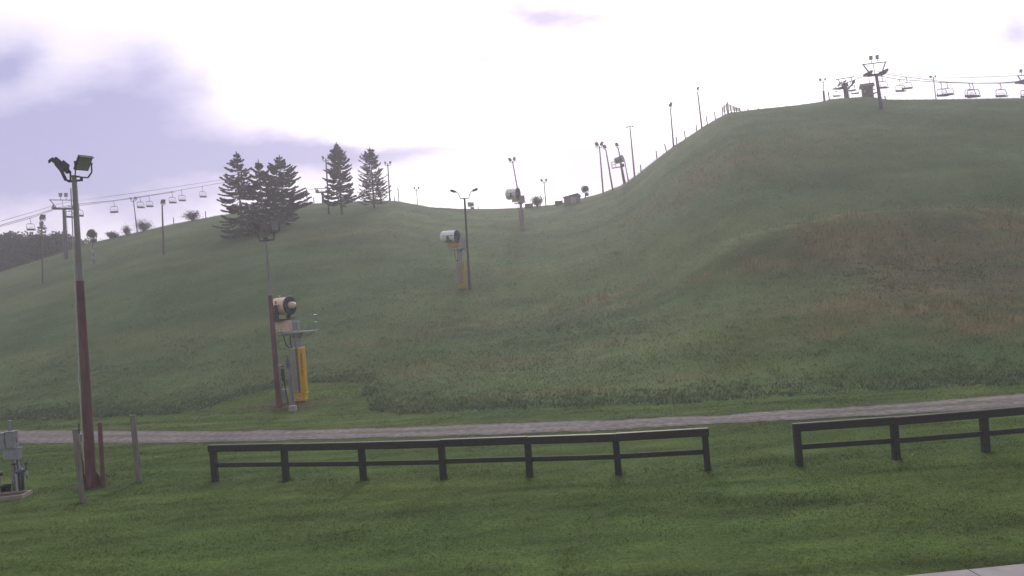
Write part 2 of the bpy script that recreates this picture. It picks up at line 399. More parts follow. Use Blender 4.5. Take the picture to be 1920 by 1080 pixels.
# ------------------------------------------------------------------ ground sheet
def axis_samples(lo, hi, step, far, growth=1.35):
    a = list(np.arange(lo, hi + step / 2, step)); s = step
    while a[-1] < far: s *= growth; a.append(a[-1] + s)
    s = step
    while a[0] > -far: s *= growth; a.insert(0, a[0] - s)
    return a
xs = np.array(axis_samples(-96, 96, 0.75, 600)); 
ya = list(np.arange(12, 62, 0.35)) + list(np.arange(62, 150, 0.9)); s = 0.9
while ya[-1] < 600: s *= 1.3; ya.append(ya[-1] + s)
s = 0.35
while ya[0] > -600: s *= 1.45; ya.insert(0, ya[0] - s)
ys = np.array(ya)
GX, GY = np.meshgrid(xs, ys); GZ = hz(GX, GY)
nx, ny = len(xs), len(ys)
me = bpy.data.meshes.new('ground')
me.vertices.add(nx * ny); me.vertices.foreach_set('co', np.stack([GX, GY, GZ], -1).astype(np.float32).ravel())
ii = (np.arange(ny - 1)[:, None] * nx + np.arange(nx - 1)[None]).ravel()
quads = np.stack([ii, ii + 1, ii + 1 + nx, ii + nx], -1).astype(np.int32)
me.loops.add(quads.size); me.loops.foreach_set('vertex_index', quads.ravel())
me.polygons.add(len(quads)); me.polygons.foreach_set('loop_start', np.arange(0, quads.size, 4, dtype=np.int32))
me.polygons.foreach_set('loop_total', np.full(len(quads), 4, np.int32))
me.polygons.foreach_set('use_smooth', np.ones(len(quads), bool)); me.update(calc_edges=True)
ca = me.color_attributes.new('Col', 'FLOAT_COLOR', 'POINT')
c4 = np.ones((nx * ny, 4), np.float32); c4[:, :3] = ground_rgb(GX, GY).reshape(-1, 3); ca.data.foreach_set('color', c4.ravel())
gm = bpy.data.materials.new('grassy_ground'); gm.use_nodes = True; t = gm.node_tree; p = t.nodes['Principled BSDF']
p.inputs['Roughness'].default_value = 0.95; p.inputs['Specular IOR Level'].default_value = 0.1
a = t.nodes.new('ShaderNodeAttribute'); a.attribute_name = 'Col'
geo = t.nodes.new('ShaderNodeTexCoord')
n1 = t.nodes.new('ShaderNodeTexNoise'); n1.inputs['Scale'].default_value = 9; n1.inputs['Detail'].default_value = 8; n1.inputs['Roughness'].default_value = .75
t.links.new(geo.outputs['Object'], n1.inputs['Vector'])
mr = t.nodes.new('ShaderNodeMapRange'); mr.inputs[1].default_value = .25; mr.inputs[2].default_value = .75; mr.inputs[3].default_value = .45; mr.inputs[4].default_value = 1.5
t.links.new(n1.outputs[0], mr.inputs[0])
vm = t.nodes.new('ShaderNodeVectorMath'); vm.operation = 'SCALE'; t.links.new(a.outputs['Color'], vm.inputs[0]); t.links.new(mr.outputs[0], vm.inputs['Scale'])
t.links.new(vm.outputs[0], p.inputs['Base Color'])
bp = t.nodes.new('ShaderNodeBump'); bp.inputs['Strength'].default_value = .8; bp.inputs['Distance'].default_value = .06
t.links.new(n1.outputs[0], bp.inputs['Height']); t.links.new(bp.outputs[0], p.inputs['Normal'])
me.materials.append(gm)
go = bpy.data.objects.new('ground', me); COL.objects.link(go); go['kind'] = 'structure'; go['label'] = 'grassy lawn rising into a broad hill with patches of dry weeds'

# gravel track
rm = MB(); rx = np.arange(-40, 34, 0.16); prev = None; vs = []; nw = 25
for x in rx:
    y1 = np.interp(x, *ROAD_BOT); y2 = np.interp(x, *ROAD_TOP)
    y1 += 0.35 * (fbm(x, 1, 1.4, 51) - .5) + .2 * (vnoise(x, 0, .3, 52) - .5); y2 += 0.45 * (fbm(x, 9, 1.6, 53) - .5) + .25 * (vnoise(x, 0, .35, 54) - .5)
    for j in range(nw):
        y = y1 + (y2 - y1) * j / (nw - 1); crown = 0.03 * (1 - (2 * j / (nw - 1) - 1) ** 2)
        vs.append((x, y, hzf(x, y) + 0.012 + crown))
fs = [(i * nw + j, (i + 1) * nw + j, (i + 1) * nw + j + 1, i * nw + j + 1) for i in range(len(rx) - 1) for j in range(nw - 1)]
rm.add(vs, fs, True)
gv = mat('gravel', (0.195, 0.175, 0.178), 0.95, var=0.3, scale=5, bump=1.0, stretch=(.8, 1.2, 1), col2=(.105, .093, .09))
ro = rm.build('gravel_road', gv)
vv = np.array(rm.v); jn = np.tile(np.arange(nw) / (nw - 1), len(rx)); X_, Y_ = vv[:, 0], vv[:, 1]
rut = np.exp(-((jn - .27) / .11) ** 2) + np.exp(-((jn - .73) / .11) ** 2); mid = np.exp(-((jn - .5) / .13) ** 2) + np.exp(-(jn / .09) ** 2) + np.exp(-((jn - 1) / .09) ** 2)
gr = np.clip(mid * np.clip(fbm(X_ * .4, Y_, 2.2, 95) * 2.6 - 1.0 + np.clip(-X_ - 8, 0, 20) * .025, 0, 1), 0, 1)
cc = lerp(np.ones((len(vv), 3)) * (.85 + .2 * rut)[:, None] * (.75 + .5 * fbm(X_ * .45, Y_, .7, 96))[:, None], np.array([.42, .55, .24]), gr * .8)
at_ = ro.data.color_attributes.new('Col', 'FLOAT_COLOR', 'POINT'); c4 = np.ones((len(vv), 4), np.float32); c4[:, :3] = cc; at_.data.foreach_set('color', c4.ravel())
t_ = gv.node_tree; pb = t_.nodes['Principled BSDF']; lk = pb.inputs['Base Color'].links[0].from_socket; aa = t_.nodes.new('ShaderNodeAttribute'); aa.attribute_name = 'Col'
mm = t_.nodes.new('ShaderNodeMix'); mm.data_type = 'RGBA'; mm.blend_type = 'MULTIPLY'; mm.inputs[0].default_value = 1; t_.links.new(lk, mm.inputs[6]); t_.links.new(aa.outputs['Color'], mm.inputs[7]); t_.links.new(mm.outputs[2], pb.inputs['Base Color']); ro['kind'] = 'structure'; ro['label'] = 'pale gravel track crossing the foot of the hill'

# concrete walkway in the near right corner
a0 = ground(1740, 1080); b0 = ground(1920, 1062); dv = (b0 - a0).normalized(); nv = Vector((dv.y, -dv.x, 0))
wk = MB(); dj = (ground(1815, 1073) - a0).length
segs = [(-14 + dj, -9.35 + dj), (-9.34 + dj, -4.68 + dj), (-4.66 + dj, dj - .012), (dj + .012, dj + 4.66), (dj + 4.68, dj + 9.3)]
for (s0, s1) in segs:
    c = a0 + dv * (s0 + s1) / 2 + nv * 0.9
    wk.box((c.x, c.y, 0.0), (s1 - s0, 1.8, 0.08), Matrix((dv, -nv, Vector((0, 0, 1)))).transposed())
wo = wk.build('concrete_walkway', 'concrete'); wo['kind'] = 'structure'; wo['label'] = 'pale concrete walkway edge with a joint in the near corner'

# ------------------------------------------------------------------ grass, weeds
def tufts(x, y, nb, h, w, spread, col, lean=0.45, cvar=0.25, z=None):
    n = len(x); z = hz(x, y) if z is None else z
    rep = lambda q: np.repeat(q, nb)
    X = rep(x) + rng.normal(0, 1, n * nb) * rep(spread); Y = rep(y) + rng.normal(0, 1, n * nb) * rep(spread)
    Z = rep(z) - 0.02
    hh = rep(h) * rng.uniform(.55, 1.15, n * nb); ww = rep(w) * rng.uniform(.7, 1.3, n * nb)
    g = rng.uniform(0, 2 * np.pi, n * nb); lx = rng.normal(0, lean, n * nb) * hh; ly = rng.normal(0, lean, n * nb) * hh
    ax, ay = np.cos(g) * ww / 2, np.sin(g) * ww / 2
    V3 = np.stack([np.stack([X - ax, Y - ay, Z], -1), np.stack([X + ax, Y + ay, Z], -1), np.stack([X + lx, Y + ly, Z + hh], -1)], 1).reshape(-1, 3)
    c = np.repeat(col, nb, axis=0) * rng.uniform(1 - cvar, 1 + cvar, (n * nb, 1))
    return V3, np.clip(c, 0, 1)
def scatter(n, y0, y1, umax=0.70, p=1.0):
    q = rng.uniform(0, 1, n); Y = np.sqrt(y0 ** 2 + (y1 ** 2 - y0 ** 2) * q) if p == 1 else y0 + (y1 - y0) * q
    u = rng.uniform(-umax, umax, n); return u * Y, Y
def off_road(x, y, m=0.0):
    return (y < np.interp(x, *ROAD_BOT) - m) | (y > np.interp(x, *ROAD_TOP) + m)
def off_walk(x, y):
    d = (x - a0.x) * nv.x + (y - a0.y) * nv.y; return d < -0.03
# mown lawn
x, y = scatter(95000, 13.5, 47, .72, 0); k = (is_rough(x, y) < .5) & off_road(x, y, -.28 * rng.uniform(0, 1, len(x)) ** 2) & off_walk(x, y) & (blobs(DIRT, x, y) < .5 * rng.uniform(.5, 1.5, len(x)))
x, y = x[k], y[k]; d = np.hypot(x, y); patch = fbm(x, y, 1.3, 61)
col = ground_rgb(x, y) * np.array([1.25, 1.2, 1.2])
white = rng.uniform(0, 1, len(x)) < .0006; col[white] = (.6, .6, .55)
V3, C = tufts(x, y, 3, .035 + .05 * patch, .008 + d * .0007, .05 + 0 * x, col, .7, .3)
tag(tri_object('lawn_grass', V3, C, 'grass_blades'), 'short mown grass of the lawn and track verge', None, None, 'stuff')
# rough hill grass
x, y = scatter(120000, 33, 132, .70, 0); k = (is_rough(x, y) > .5) & (y < crest_y(x / y) + 2.5)
x, y = x[k], y[k]; d = np.hypot(x, y)
V3, C = tufts(x, y, 3, (.06 + .15 * fbm(x, y, 2.5, 62)) * np.clip(1.25 - d / 150, .5, 1) * np.clip((y - np.interp(x, *MOW_EDGE)) / 2.2, .4, 1),   .014 + d * .0006, .12 + d * .001, ground_rgb(x, y) * 1.3, .7, .22)
tag(tri_object('hill_grass', V3, C, 'grass_blades'), 'rough uncut grass covering the hill', None, None, 'stuff')
# dry stalks
x, y = scatter(60000, 34, 125, .70, 1); k = dryness(x, y) > rng.uniform(.2, .9, len(x)); x, y = x[k], y[k]; d = np.hypot(x, y)
col = lerp(np.array([.21, .18, .09]), np.array([.36, .315, .165]), rng.uniform(0, 1, len(x)))
V3, C = tufts(x, y, 4, .45 + .35 * fbm(x, y, 2, 63), .012 + d * .0005, .15 + 0 * x, col, .25, .3)
tag(tri_object('dry_grass', V3, C, 'grass_blades'), 'tan dry grass stalks in patches on the slope', None, None, 'stuff')
# leafy weeds along the mowing edge and scattered up the slope
xx = rng.uniform(-40, 34, 4200); yy_ = np.interp(xx, *MOW_EDGE) + .1 + np.abs(rng.normal(0, 1.8, 4200)); 
x2, y2 = scatter(6000, 36, 62, .70, 1); k = fbm(x2, y2, 3.2, 71) > .62; x = np.concatenate([xx, x2[k]]); y = np.concatenate([yy_, y2[k]])
k = is_rough(x, y) > .6; x, y = x[k], y[k]; d = np.hypot(x, y); e = np.exp(-np.maximum(y - np.interp(x, *MOW_EDGE), 0) / 1.5)
col = lerp(np.array([.080, .13, .062]), np.array([.20, .25, .17]), rng.uniform(0, 1, len(x)))
V3, C = tufts(x, y, 6, (.12 + .18 * e * fbm(x, y, 2.4, 72)) * rng.uniform(.6, 1.3, len(x)), .04 + d * .0009, .17 + 0 * x, col, .5, .35)
tag(tri_object('tall_weeds', V3, C, 'grass_blades'), 'dark leafy weeds standing along the mown edge', None, None, 'stuff')
# ------------------------------------------------------------------ conifers and shrubs
def cards(P, D, ln, w, col, cvar):
    """small leaf faces: quads from P along D"""
    n = len(P); r = rng.normal(0, 1, (n, 3)); s = np.cross(D, r); s /= np.linalg.norm(s, axis=1, keepdims=True) + 1e-9
    s = s * (w[:, None] if np.ndim(w) else w) / 2; E = P + D * (ln[:, None] if np.ndim(ln) else ln); Mid = P * .45 + E * .55
    V3 = np.stack([P, Mid + s, E, Mid - s], 1).reshape(-1, 3)
    return V3, np.clip(col * rng.uniform(1 - cvar, 1 + cvar, (n, 1)), 0, 1)
def conifer(base, h, rad, label, seed, whorls=22, prof=None, cstart=.1, up=.1, dens=1.0, col=(.019, .030, .017), group=None, name='conifer_tree', lean=0.0, bough=None):
    r = random.Random(seed)
    root = thing(name, base, label, 'tree', group)
    tr = MB(); tr.lathe((0, 0, -.4), (lean, 0, h), [(0, .028 * h * .6), (.1, .02 * h * .6 + .03), (.5, .012 * h * .6 + .02), (1, .015)], 9); br = tr
    PP = []; DD = []; LL = []
    prof = prof or (lambda t: (1 - t) ** .85)
    zs = []
    for i in range(whorls):
        t = cstart + (1 - cstart) * (max(0.0, i + r.uniform(-.3, .3)) / whorls) ** .92; t0_ = t
        nb = r.choice((5, 6, 7)) if t < .75 else r.choice((4, 5))
        a0_ = r.uniform(0, 6.28)
        for b in range(nb + 1): zs.append((min(max(t0_ + r.uniform(-.7, .7) * (1 - cstart) / whorls, cstart * .8), .985), a0_ + 6.283 * b / (nb + 1) + r.uniform(-.4, .4), r.choice((r.uniform(.4, .8), r.uniform(.75, 1.0), r.uniform(.85, 1.18)))))
    if bough: zs += bough
    for (t, az, k) in zs:
        Lb = (rad * prof(t) * k + .12) * min(1, (1 - t) / .2 + .06); z0 = t * h
        if Lb < .15: continue
        slope = up + .5 * max(0, t - .6) - .34 * (1 - t) + r.uniform(-.13, .13); n = 7; pts = []
        for j in range(n + 1):
            q = j / n; dz = Lb * (slope * q - .10 * math.sin(q * 3.14) + .07 * q ** 3)
            pts.append(Vector((lean * t + math.cos(az) * Lb * q, math.sin(az) * Lb * q, z0 + dz)))
        br.tube(pts, [.05 * (1 - .85 * j / n) * (h / 12) for j in range(n + 1)], 5)
        ncards = int((22 + 75 * Lb) * dens)
        for c in range(ncards):
            q = r.uniform(.12, 1) ** .8; f = q * n; j = min(int(f), n - 1); p_ = pts[j].lerp(pts[j + 1], f - j); d = (pts[j + 1] - pts[j]).normalized()
            side = Vector((-math.sin(az), math.cos(az), 0)) * r.choice((-1, 1)); off = r.uniform(0, .42) * (1.15 - q) * Lb * .55
            PP.append(p_ + side * off + d * off * .6 + Vector((0, 0, -.10 * off))); 
            DD.append((d * r.uniform(.5, 1) + side * r.uniform(.2, .9) + Vector((0, 0, r.uniform(-.55, .12)))).normalized()); LL.append(r.uniform(.14, .34))
    for c in range(80):                       # leader
        q = r.uniform(.82, 1.0); PP.append(Vector((lean * q, 0, q * h))); DD.append(Vector((r.uniform(-1, 1), r.uniform(-1, 1), r.uniform(.0, .9) + 3 * max(0, q - .93) * 5)).normalized()); LL.append(.14 + 1.6 * (1 - q))
    tr.build('trunk', 'bark', root)
    V3, C = cards(np.array(PP), np.array(DD), np.array(LL), np.array(LL) * .42, np.array(col), .45)
    tri_object('crown', V3, C, 'needles', root, 4)
    return root
def bush(base, w, h, label, seed, name='shrub', spiky=0.0, n=1800, col=(.028, .038, .02), leaf=.17, group=None):
    r = random.Random(seed); root = thing(name, base, label, 'shrub', group)
    st = MB(); PP = []; DD = []
    for b in range(30):
        a = r.uniform(0, 6.28); k = r.uniform(.15, 1); tip = Vector((math.cos(a) * w / 2 * k, math.sin(a) * w / 2 * k, h * r.uniform(.45, 1.0) * (1 - .3 * k)))
        pts = bezier((0, 0, -.15), (tip.x * .2, tip.y * .2, tip.z * .5), (tip.x * .6, tip.y * .6, tip.z * .8), tip, 6); st.tube(pts, [.035 * (1 - .12 * i) for i in range(7)], 5)
        for c in range(n // 30):
            f = r.uniform(.25, 1) * 6; j = min(int(f), 5); p_ = pts[j].lerp(pts[j + 1], f - j); s = .12 * h if spiky else .17 * h
            PP.append(p_ + Vector((r.gauss(0, s), r.gauss(0, s), r.gauss(0, s * .7)))); d = (pts[j + 1] - pts[j]).normalized() * spiky
            DD.append((d + Vector((r.gauss(0, .6), r.gauss(0, .6), r.gauss(.1, .5)))).normalized())
    st.build('stem', 'bark', root)
    V3, C = cards(np.array(PP), np.array(DD), leaf, leaf * .5, np.array(col), .4); tri_object('foliage', V3, C, 'leaves', root, 4)
    return root
def scale_at(p): return p.y / F          # metres per photo pixel at that point
def tree_at(bx, by, ty, wpx, label, seed, **k):
    b = ground(bx, by); s = scale_at(b); return conifer(b, (by - ty) * s, wpx / 2 * s, label, seed, group='spruces on the hill crest', **k)
tree_at(455, 442, 284, 88, 'leftmost tall spruce on the hill crest with a low drooping skirt', 1, whorls=22, cstart=.05, prof=lambda t: min(1, 1.06 * (1 - t) ** .55), dens=1.25)
tree_at(495, 440, 300, 70, 'narrow spruce squeezed between two larger spruces on the crest', 2, whorls=22, cstart=.08, dens=1.35, prof=lambda t: (1 - t) ** .52)
tree_at(534, 425, 291, 54, 'round topped spruce with a bushy bough sticking out to its right', 3, whorls=25, cstart=.1, dens=1.4, up=.12,
        prof=lambda t: 1.05 * min(1, ((1 - t) / .22) ** .6) * (.8 if t < .3 else 1.0), bough=[(.26 + .022 * i, .35 * (i % 3 - 1), 1.25 + .5 * r_) for i, r_ in enumerate((.4, .9, 1, .7, 1, .9, .6, .8, .5, .3, .4, .2))])
tree_at(641, 402, 267, 70, 'tallest pointed spruce standing right of the gap in the crest trees', 4, whorls=23, cstart=.17, up=.2, dens=1.2, prof=lambda t: (1 - t) ** .55)
tree_at(702, 390, 275, 64, 'thin see-through spruce farthest right of the crest trees', 5, whorls=23, cstart=.1, up=.45, dens=.5, prof=lambda t: (1 - t) ** .48, col=(.024, .030, .02))
pc = at(80, 450, 150); pc.z = hzf(pc.x, pc.y)
conifer(pc, (at(80, 408, 150).z - pc.z), 2.1, 'dark conifer rising above the woods at the left edge', 8, whorls=22, dens=1.1, name='conifer_tree')
for (px, py, wp, hp, lab, sd, kw) in [
        (270, 434, 28, 22, 'rounded leafy shrub beside a thin light pole on the left crest', 1, {}),
        (213, 447, 24, 13, 'low ragged shrub on the crest right of the round snow gun', 2, {}),
        (238, 441, 12, 17, 'small upright sapling on the left crest', 3, dict(n=900)),
        (362, 415, 38, 21, 'spiky open shrub on the crest left of the spruces', 4, dict(spiky=.5, n=1500, leaf=.16)),
        (1008, 388, 26, 20, 'spiky evergreen shrub on the crest behind the white snow gun', 5, dict(spiky=.8, n=1500, leaf=.17))]:
    b = ground(px, py); s = scale_at(b); bush(b, wp * s, hp * s * 1.15, lab, sd, **kw)
# the woods at the left edge: one mass of leafy crowns beyond the slope
PP = []; r = random.Random(5); LV = []; CC = []
spots = [(-120 + i * 10.5 + r.uniform(-4, 4), 440 + max(0, i - 21) * 2.6 + r.uniform(-9, 9), 128 + r.uniform(0, 40)) for i in range(28)]
for (px, ptop, Y) in spots:
    top = at(px, ptop, Y); g = hzf(top.x, Y); hh = max(top.z - g, 2.5); rad = r.uniform(2.2, 3.6)
    for c in range(18):
        cz = g + hh * r.uniform(.15, .9); a = r.uniform(0, 6.28); cx = top.x + math.cos(a) * rad * r.uniform(0, .8); cy = Y + math.sin(a) * rad * r.uniform(0, .8); cr = r.uniform(.8, 1.5)
        n = 110; d = rng.normal(0, 1, (n, 3)); d /= np.linalg.norm(d, axis=1, keepdims=True)
        P = np.array([cx, cy, cz]) + d * cr * rng.uniform(.5, 1.05, (n, 1)) * np.array([1, 1, .8]); P[:, 2] = np.minimum(P[:, 2], g + hh + .4 * rng.uniform(-1, 1, n))
        dd = d + rng.normal(0, .7, (n, 3)); dd /= np.linalg.norm(dd, axis=1, keepdims=True)
        q = r.uniform(.7, 1.3); v3, cc = cards(P, dd, .42, .30, np.array([.012 * q, .020 * q, .011 * q]), .4); LV.append(v3); CC.append(cc)
tag(tri_object('woods', np.concatenate(LV), np.concatenate(CC), 'leaves', None, 4), 'dark leafy woods in the dip beyond the left slope', None, None, 'stuff')

# ------------------------------------------------------------------ rail fences
def fence(bases, label, h=1.13):
    P = [ground(*b) for b in bases]; c = P[len(P) // 2]
    root = thing('rail_fence', (c.x, c.y, 0), label, 'fence')
    P = [p - Vector((c.x, c.y, 0)) for p in P]
    d = (P[-1] - P[0]).normalized(); nrm = Vector((d.y, -d.x, 0))     # towards the camera
    ang = math.atan2(d.y, d.x); rot = Matrix.Rotation(ang, 3, 'Z')
    rr = random.Random(3)
    for p in P:
        b = MB().box(p + Vector((0, 0, h / 2 - .12)), (.175, .175, h + .24), rot @ Matrix.Rotation(rr.uniform(-.012, .012), 3, 'Y')); bevel(b.build('post', 'fence_wood', root), .012)
    t = MB(); l = MB(); cp = MB()
    for i in range(len(P) - 1):
        a, b = P[i], P[i + 1]; dd = (b - a).normalized(); e0 = -.11 if i == 0 else .002; e1 = .11 if i == len(P) - 2 else -.002
        za = Vector((0, 0, rr.uniform(-.010, .010)))
        A = a + dd * e0 + nrm * .10; B = b + dd * e1 + nrm * .10
        t.beam(A + Vector((0, 0, h - .085)) + za, B + Vector((0, 0, h - .085)) + za,   .05, .19)
        cp.beam(a + dd * e0 + nrm * .04 + Vector((0, 0, h + .02)) + za, b + dd * e1 + nrm * .04 + Vector((0, 0, h + .02)) + za, .17, .03)
        l.beam(a + dd * .076 + Vector((0, 0, h * .45)) + za, b - dd * .076 + Vector((0, 0, h * .45)) + za, .05, .135)
    t.build('top_rail', 'fence_wood', root); l.build('lower_rail', 'fence_wood', root); bevel(cp.build('cap_board', 'fence_cap', root), .008)
    return root
fence([(404, 903), (537, 902), (682, 901), (832, 899), (994, 895), (1160, 891), (1327, 882)], 'long dark brown rail fence across the middle of the lawn')
fence([(1499, 874), (1681, 862), (1849, 848), (2010, 834)], 'dark rail fence cut by the right edge of the picture')

# ------------------------------------------------------------------ floodlights and light poles
def flood(parent, pos, aim, size=.45, m='dark_metal', yoke=True, side=None, ctr=None, depth=1.0):
    """pos = yoke foot; aim = lens direction"""
    pos = Vector(pos); aim = Vector(aim).normalized(); sx = (Vector(side).normalized() if side else Vector((0, 0, 1)).cross(aim).normalized()); up = aim.cross(sx)
    rot = Matrix((sx, aim, up)).transposed(); s = size
    ctr = Vector(ctr) if ctr else pos + Vector((0, 0, s * .78))
    b = MB(); b.box(ctr, (s, s * .16, s * 1.15), rot)
    q = rot @ Vector((0, -1, 0)); b.box(ctr + q * s * .16 * depth, (s * .86, s * .16 * depth, s * .95), rot); b.box(ctr + q * s * .30 * depth - up * s * .16, (s * .6, s * .16 * depth, s * .45), rot)
    for k in range(5): b.box(ctr + q * s * .24 * depth + up * s * (.12 + .06 * k), (s * .7, s * .06 * depth, s * .02), rot)
    f = bevel(b.build('floodlight', m, parent), .015 * s)
    MB().box(ctr + aim * s * .085, (s * .88, s * .02, s * 1.02), rot).build('lens', 'lens', f)
    v = MB().box(ctr + aim * s * .15 + up * s * .585, (s, s * .26, s * .02), rot).build('visor', m, f)
    if yoke:
        y = MB(); w = s * .58
        pts = [ctr + sx * w, ctr + sx * w - Vector((0, 0, s * .6)), pos + sx * w * .8, pos - sx * w * .8, ctr - sx * w - Vector((0, 0, s * .6)), ctr - sx * w]
        for i in range(5): y.beam(pts[i], pts[i + 1], s * .06, s * .09)
        y.cyl(pos - Vector((0, 0, s * .18)), pos, s * .06, n=8); y.cyl(ctr - sx * w * 1.08, ctr - sx * w * .95, s * .09, n=10); y.cyl(ctr + sx * w * .95, ctr + sx * w * 1.08, s * .09, n=10)
        y.build('yoke', m, f)
    return f
def pole_frame(bpx, tpx, Y=None, off=-.6):
    """base point, axis and length of a pole drawn from photo base to photo top; anything behind the crest is carried down to the ground"""
    b = ground(*bpx, off) if Y is None else at(*bpx, Y)
    if Y is None:
        bb = at(*bpx, b.y)
    else: bb = b
    t = at(*tpx, b.y); ax = (t - bb).normalized(); g = hzf(bb.x, bb.y); sink = max((bb.z - g) / max(ax.z, .5), 0) if bb.z > g else 0
    base = bb - ax * sink
    if bb.z < g: base = Vector((bb.x, bb.y, g))
    return base, ax, (t - base).length
LIGHTS = 'light poles on the ski hill'
def light_pole(bpx, tpx, label, kind='double', Y=None, off=-.6, r0=.13, m='pole_brown', size=.5, rotz=0.0, aimy=-.5):
    base, ax, ln = pole_frame(bpx, tpx, Y, off)
    root = thing('light_pole', base, label, 'light pole', LIGHTS, rotz, ax)
    MB().lathe((0, 0, -.4), (0, 0, ln), [(0, r0), (.3, r0 * .9), (1, r0 * .6)], 10).build('pole', m, root)
    if kind == 'double':
        MB().beam((-.42, 0, ln - .18), (.42, 0, ln - .18), .07, .07).cyl((0, 0, ln - .02), (0, 0, ln + .1), r0 * .7, n=8).build('crossarm', 'dark_metal', root)
        flood(root, (-.40, 0, ln - .02), (-.75, aimy, -.5), size); flood(root, (.40, 0, ln - .02), (.75, aimy, -.4), size)
    elif kind == 'single':
        MB().tube(bezier((0, 0, ln - .3), (0, 0, ln), (-.05, 0, ln + .05), (-.12, 0, ln + .1), 5), r0 * .5, 7).build('bracket', 'dark_metal', root)
        flood(root, (-.12, 0, ln + .12), (-.8, aimy, -.45), size * 1.15)
    elif kind == 'right':
        MB().tube(bezier((0, 0, ln - .3), (0, 0, ln), (.05, 0, ln + .05), (.12, 0, ln + .1), 5), r0 * .5, 7).build('bracket', 'dark_metal', root)
        flood(root, (.12, 0, ln + .12), (.8, aimy, -.5), size * 1.15)
    elif kind == 'tbar':
        MB().beam((-.5, 0, ln), (.5, 0, ln), .08, .08).build('crossarm', 'dark_metal', root)
        for s in (-.45, .45): flood(root, (s, 0, ln - .25), (s, -.6, -.6), .2, yoke=False)
    return root, ln

# near pole: red lower shaft, grey above, two big floodlights
base, ax, ln = pole_frame((172, 914), (139, 330))
root = thing('light_pole', base, 'nearest light pole with faded red shaft and two big floodlights at left', 'light pole', LIGHTS, 0, ax); near_pole = root
zr = ln * .66
MB().lathe((0, 0, -.3), (0, 0, zr), [(0, .165), (.02, .165), (1, .118)], 20).build('lower_shaft', 'red_paint', root)
MB().lathe((0, 0, zr - .02), (0, 0, ln), [(0, .112), (.02, .106), (1, .075)], 18).build('upper_shaft', 'pole_grey', root)
MB().lathe((0, 0, zr - .05), (0, 0, zr + .03), [(0, .126), (1, .126)], 18).build('collar', 'red_paint', root)
for a in (20, 110, 200, 290):
    c, s = math.cos(R(a)), math.sin(R(a)); n_ = Vector((-s, c, 0)) * .012; tri = [Vector((c * .15, s * .15, .02)), Vector((c * .36, s * .36, .02)), Vector((c * .34, s * .34, .14)), Vector((c * .15, s * .15, .52))]
    MB().add([q + n_ for q in tri] + [q - n_ for q in tri], [(0, 1, 2, 3), (7, 6, 5, 4), (0, 4, 5, 1), (1, 5, 6, 2), (2, 6, 7, 3), (3, 7, 4, 0)]).build('gusset_plate', 'red_paint', root)
zt = ln - .17
am = MB(); am.beam((-.20, 0, zt), (.24, 0, zt + .02), .06, .06); am.beam((-.13, .03, zt + .16), (.16, .03, zt + .16), .03, .03); am.cyl((0, 0, ln - .02), (0, 0, ln + .015), .085, n=14); am.cyl((.235, 0, zt), (.235, 0, zt + .1), .045, n=10); am.cyl((-.19, 0, zt), (-.19, 0, zt + .05), .045, n=10)
am.build('crossarm', 'dark_metal', root)
flood(root, (.235, 0, zt + .12), (.658, -.421, -.62), .46, side=(.541, .843, 0), ctr=(.34, -.04, ln + .40), depth=.4)
fl = flood(root, (-.20, 0, zt + .05), (-.605, -.31, -.72), .52, side=(.46, -.89, 0), ctr=(-.44, 0, ln + .36), yoke=False)
yk = MB()
for s_ in (-.27, .27): yk.beam((-.20, s_ * .5, zt + .03), (-.26, s_, ln + .16), .05, .09); yk.beam((-.26, s_, ln + .16), (-.42, s_, ln + .37), .05, .09)
yk.beam((-.20, -.15, zt + .03), (-.20, .15, zt + .03), .07, .05); yk.build('yoke', 'dark_metal', fl)
cd = MB(); cd.tube([(-.155, -.10, .9), (-.150, -.10, 3.2), (-.17, -.1, 3.5), (-.14, -.09, 3.8), (-.125, -.09, 6.2), (-.10, -.06, ln - .4)], .018, 8); cd.build('conduit', 'white_pipe', root)
bevel(MB().box((-.30, -.05, 1.62), (.17, .13, .26)).build('junction_box', 'box_grey', root), .01)
MB().tube([(-.28, -.05, 1.5), (-.27, -.06, 1.2), (-.2, -.08, .8), (-.2, -.08, .1)], .018, 6).tube([(-.28, -.05, 1.75), (-.27, -.05, 2.1)], .018, 6).build('cable', 'black', root)

# middle red pole beside the near snow gun
base, ax, ln = pole_frame((523, 762), (498, 447))
root = thing('light_pole', base, 'dull red light pole beside the nearest snow gun', 'light pole', LIGHTS, 0, ax)
MB().lathe((0, 0, -.3), (0, 0, ln * .66), [(0, .15), (1, .115)], 16).build('lower_shaft', 'red_paint', root)
MB().lathe((0, 0, ln * .655), (0, 0, ln), [(0, .108), (1, .075)], 14).build('upper_shaft', 'pole_grey', root)
MB().beam((-.30, 0, ln - .12), (.45, 0, ln - .1), .07, .07).box((0, 0, ln - .05), (.2, .2, .22)).cyl((.45, 0, ln - .1), (.45, 0, ln + .25), .04, n=8).cyl((-.3, 0, ln - .1), (-.42, 0, ln + .35), .035, n=8).build('crossarm', 'dark_metal', root)
flood(root, (.52, 0, ln + .28), (.55, -.78, -.2), .42, side=(.82, .55, .1)); flood(root, (-.48, 0, ln + .28), (-.66, -.19, -.7), .46, side=(.27, -.96, 0))

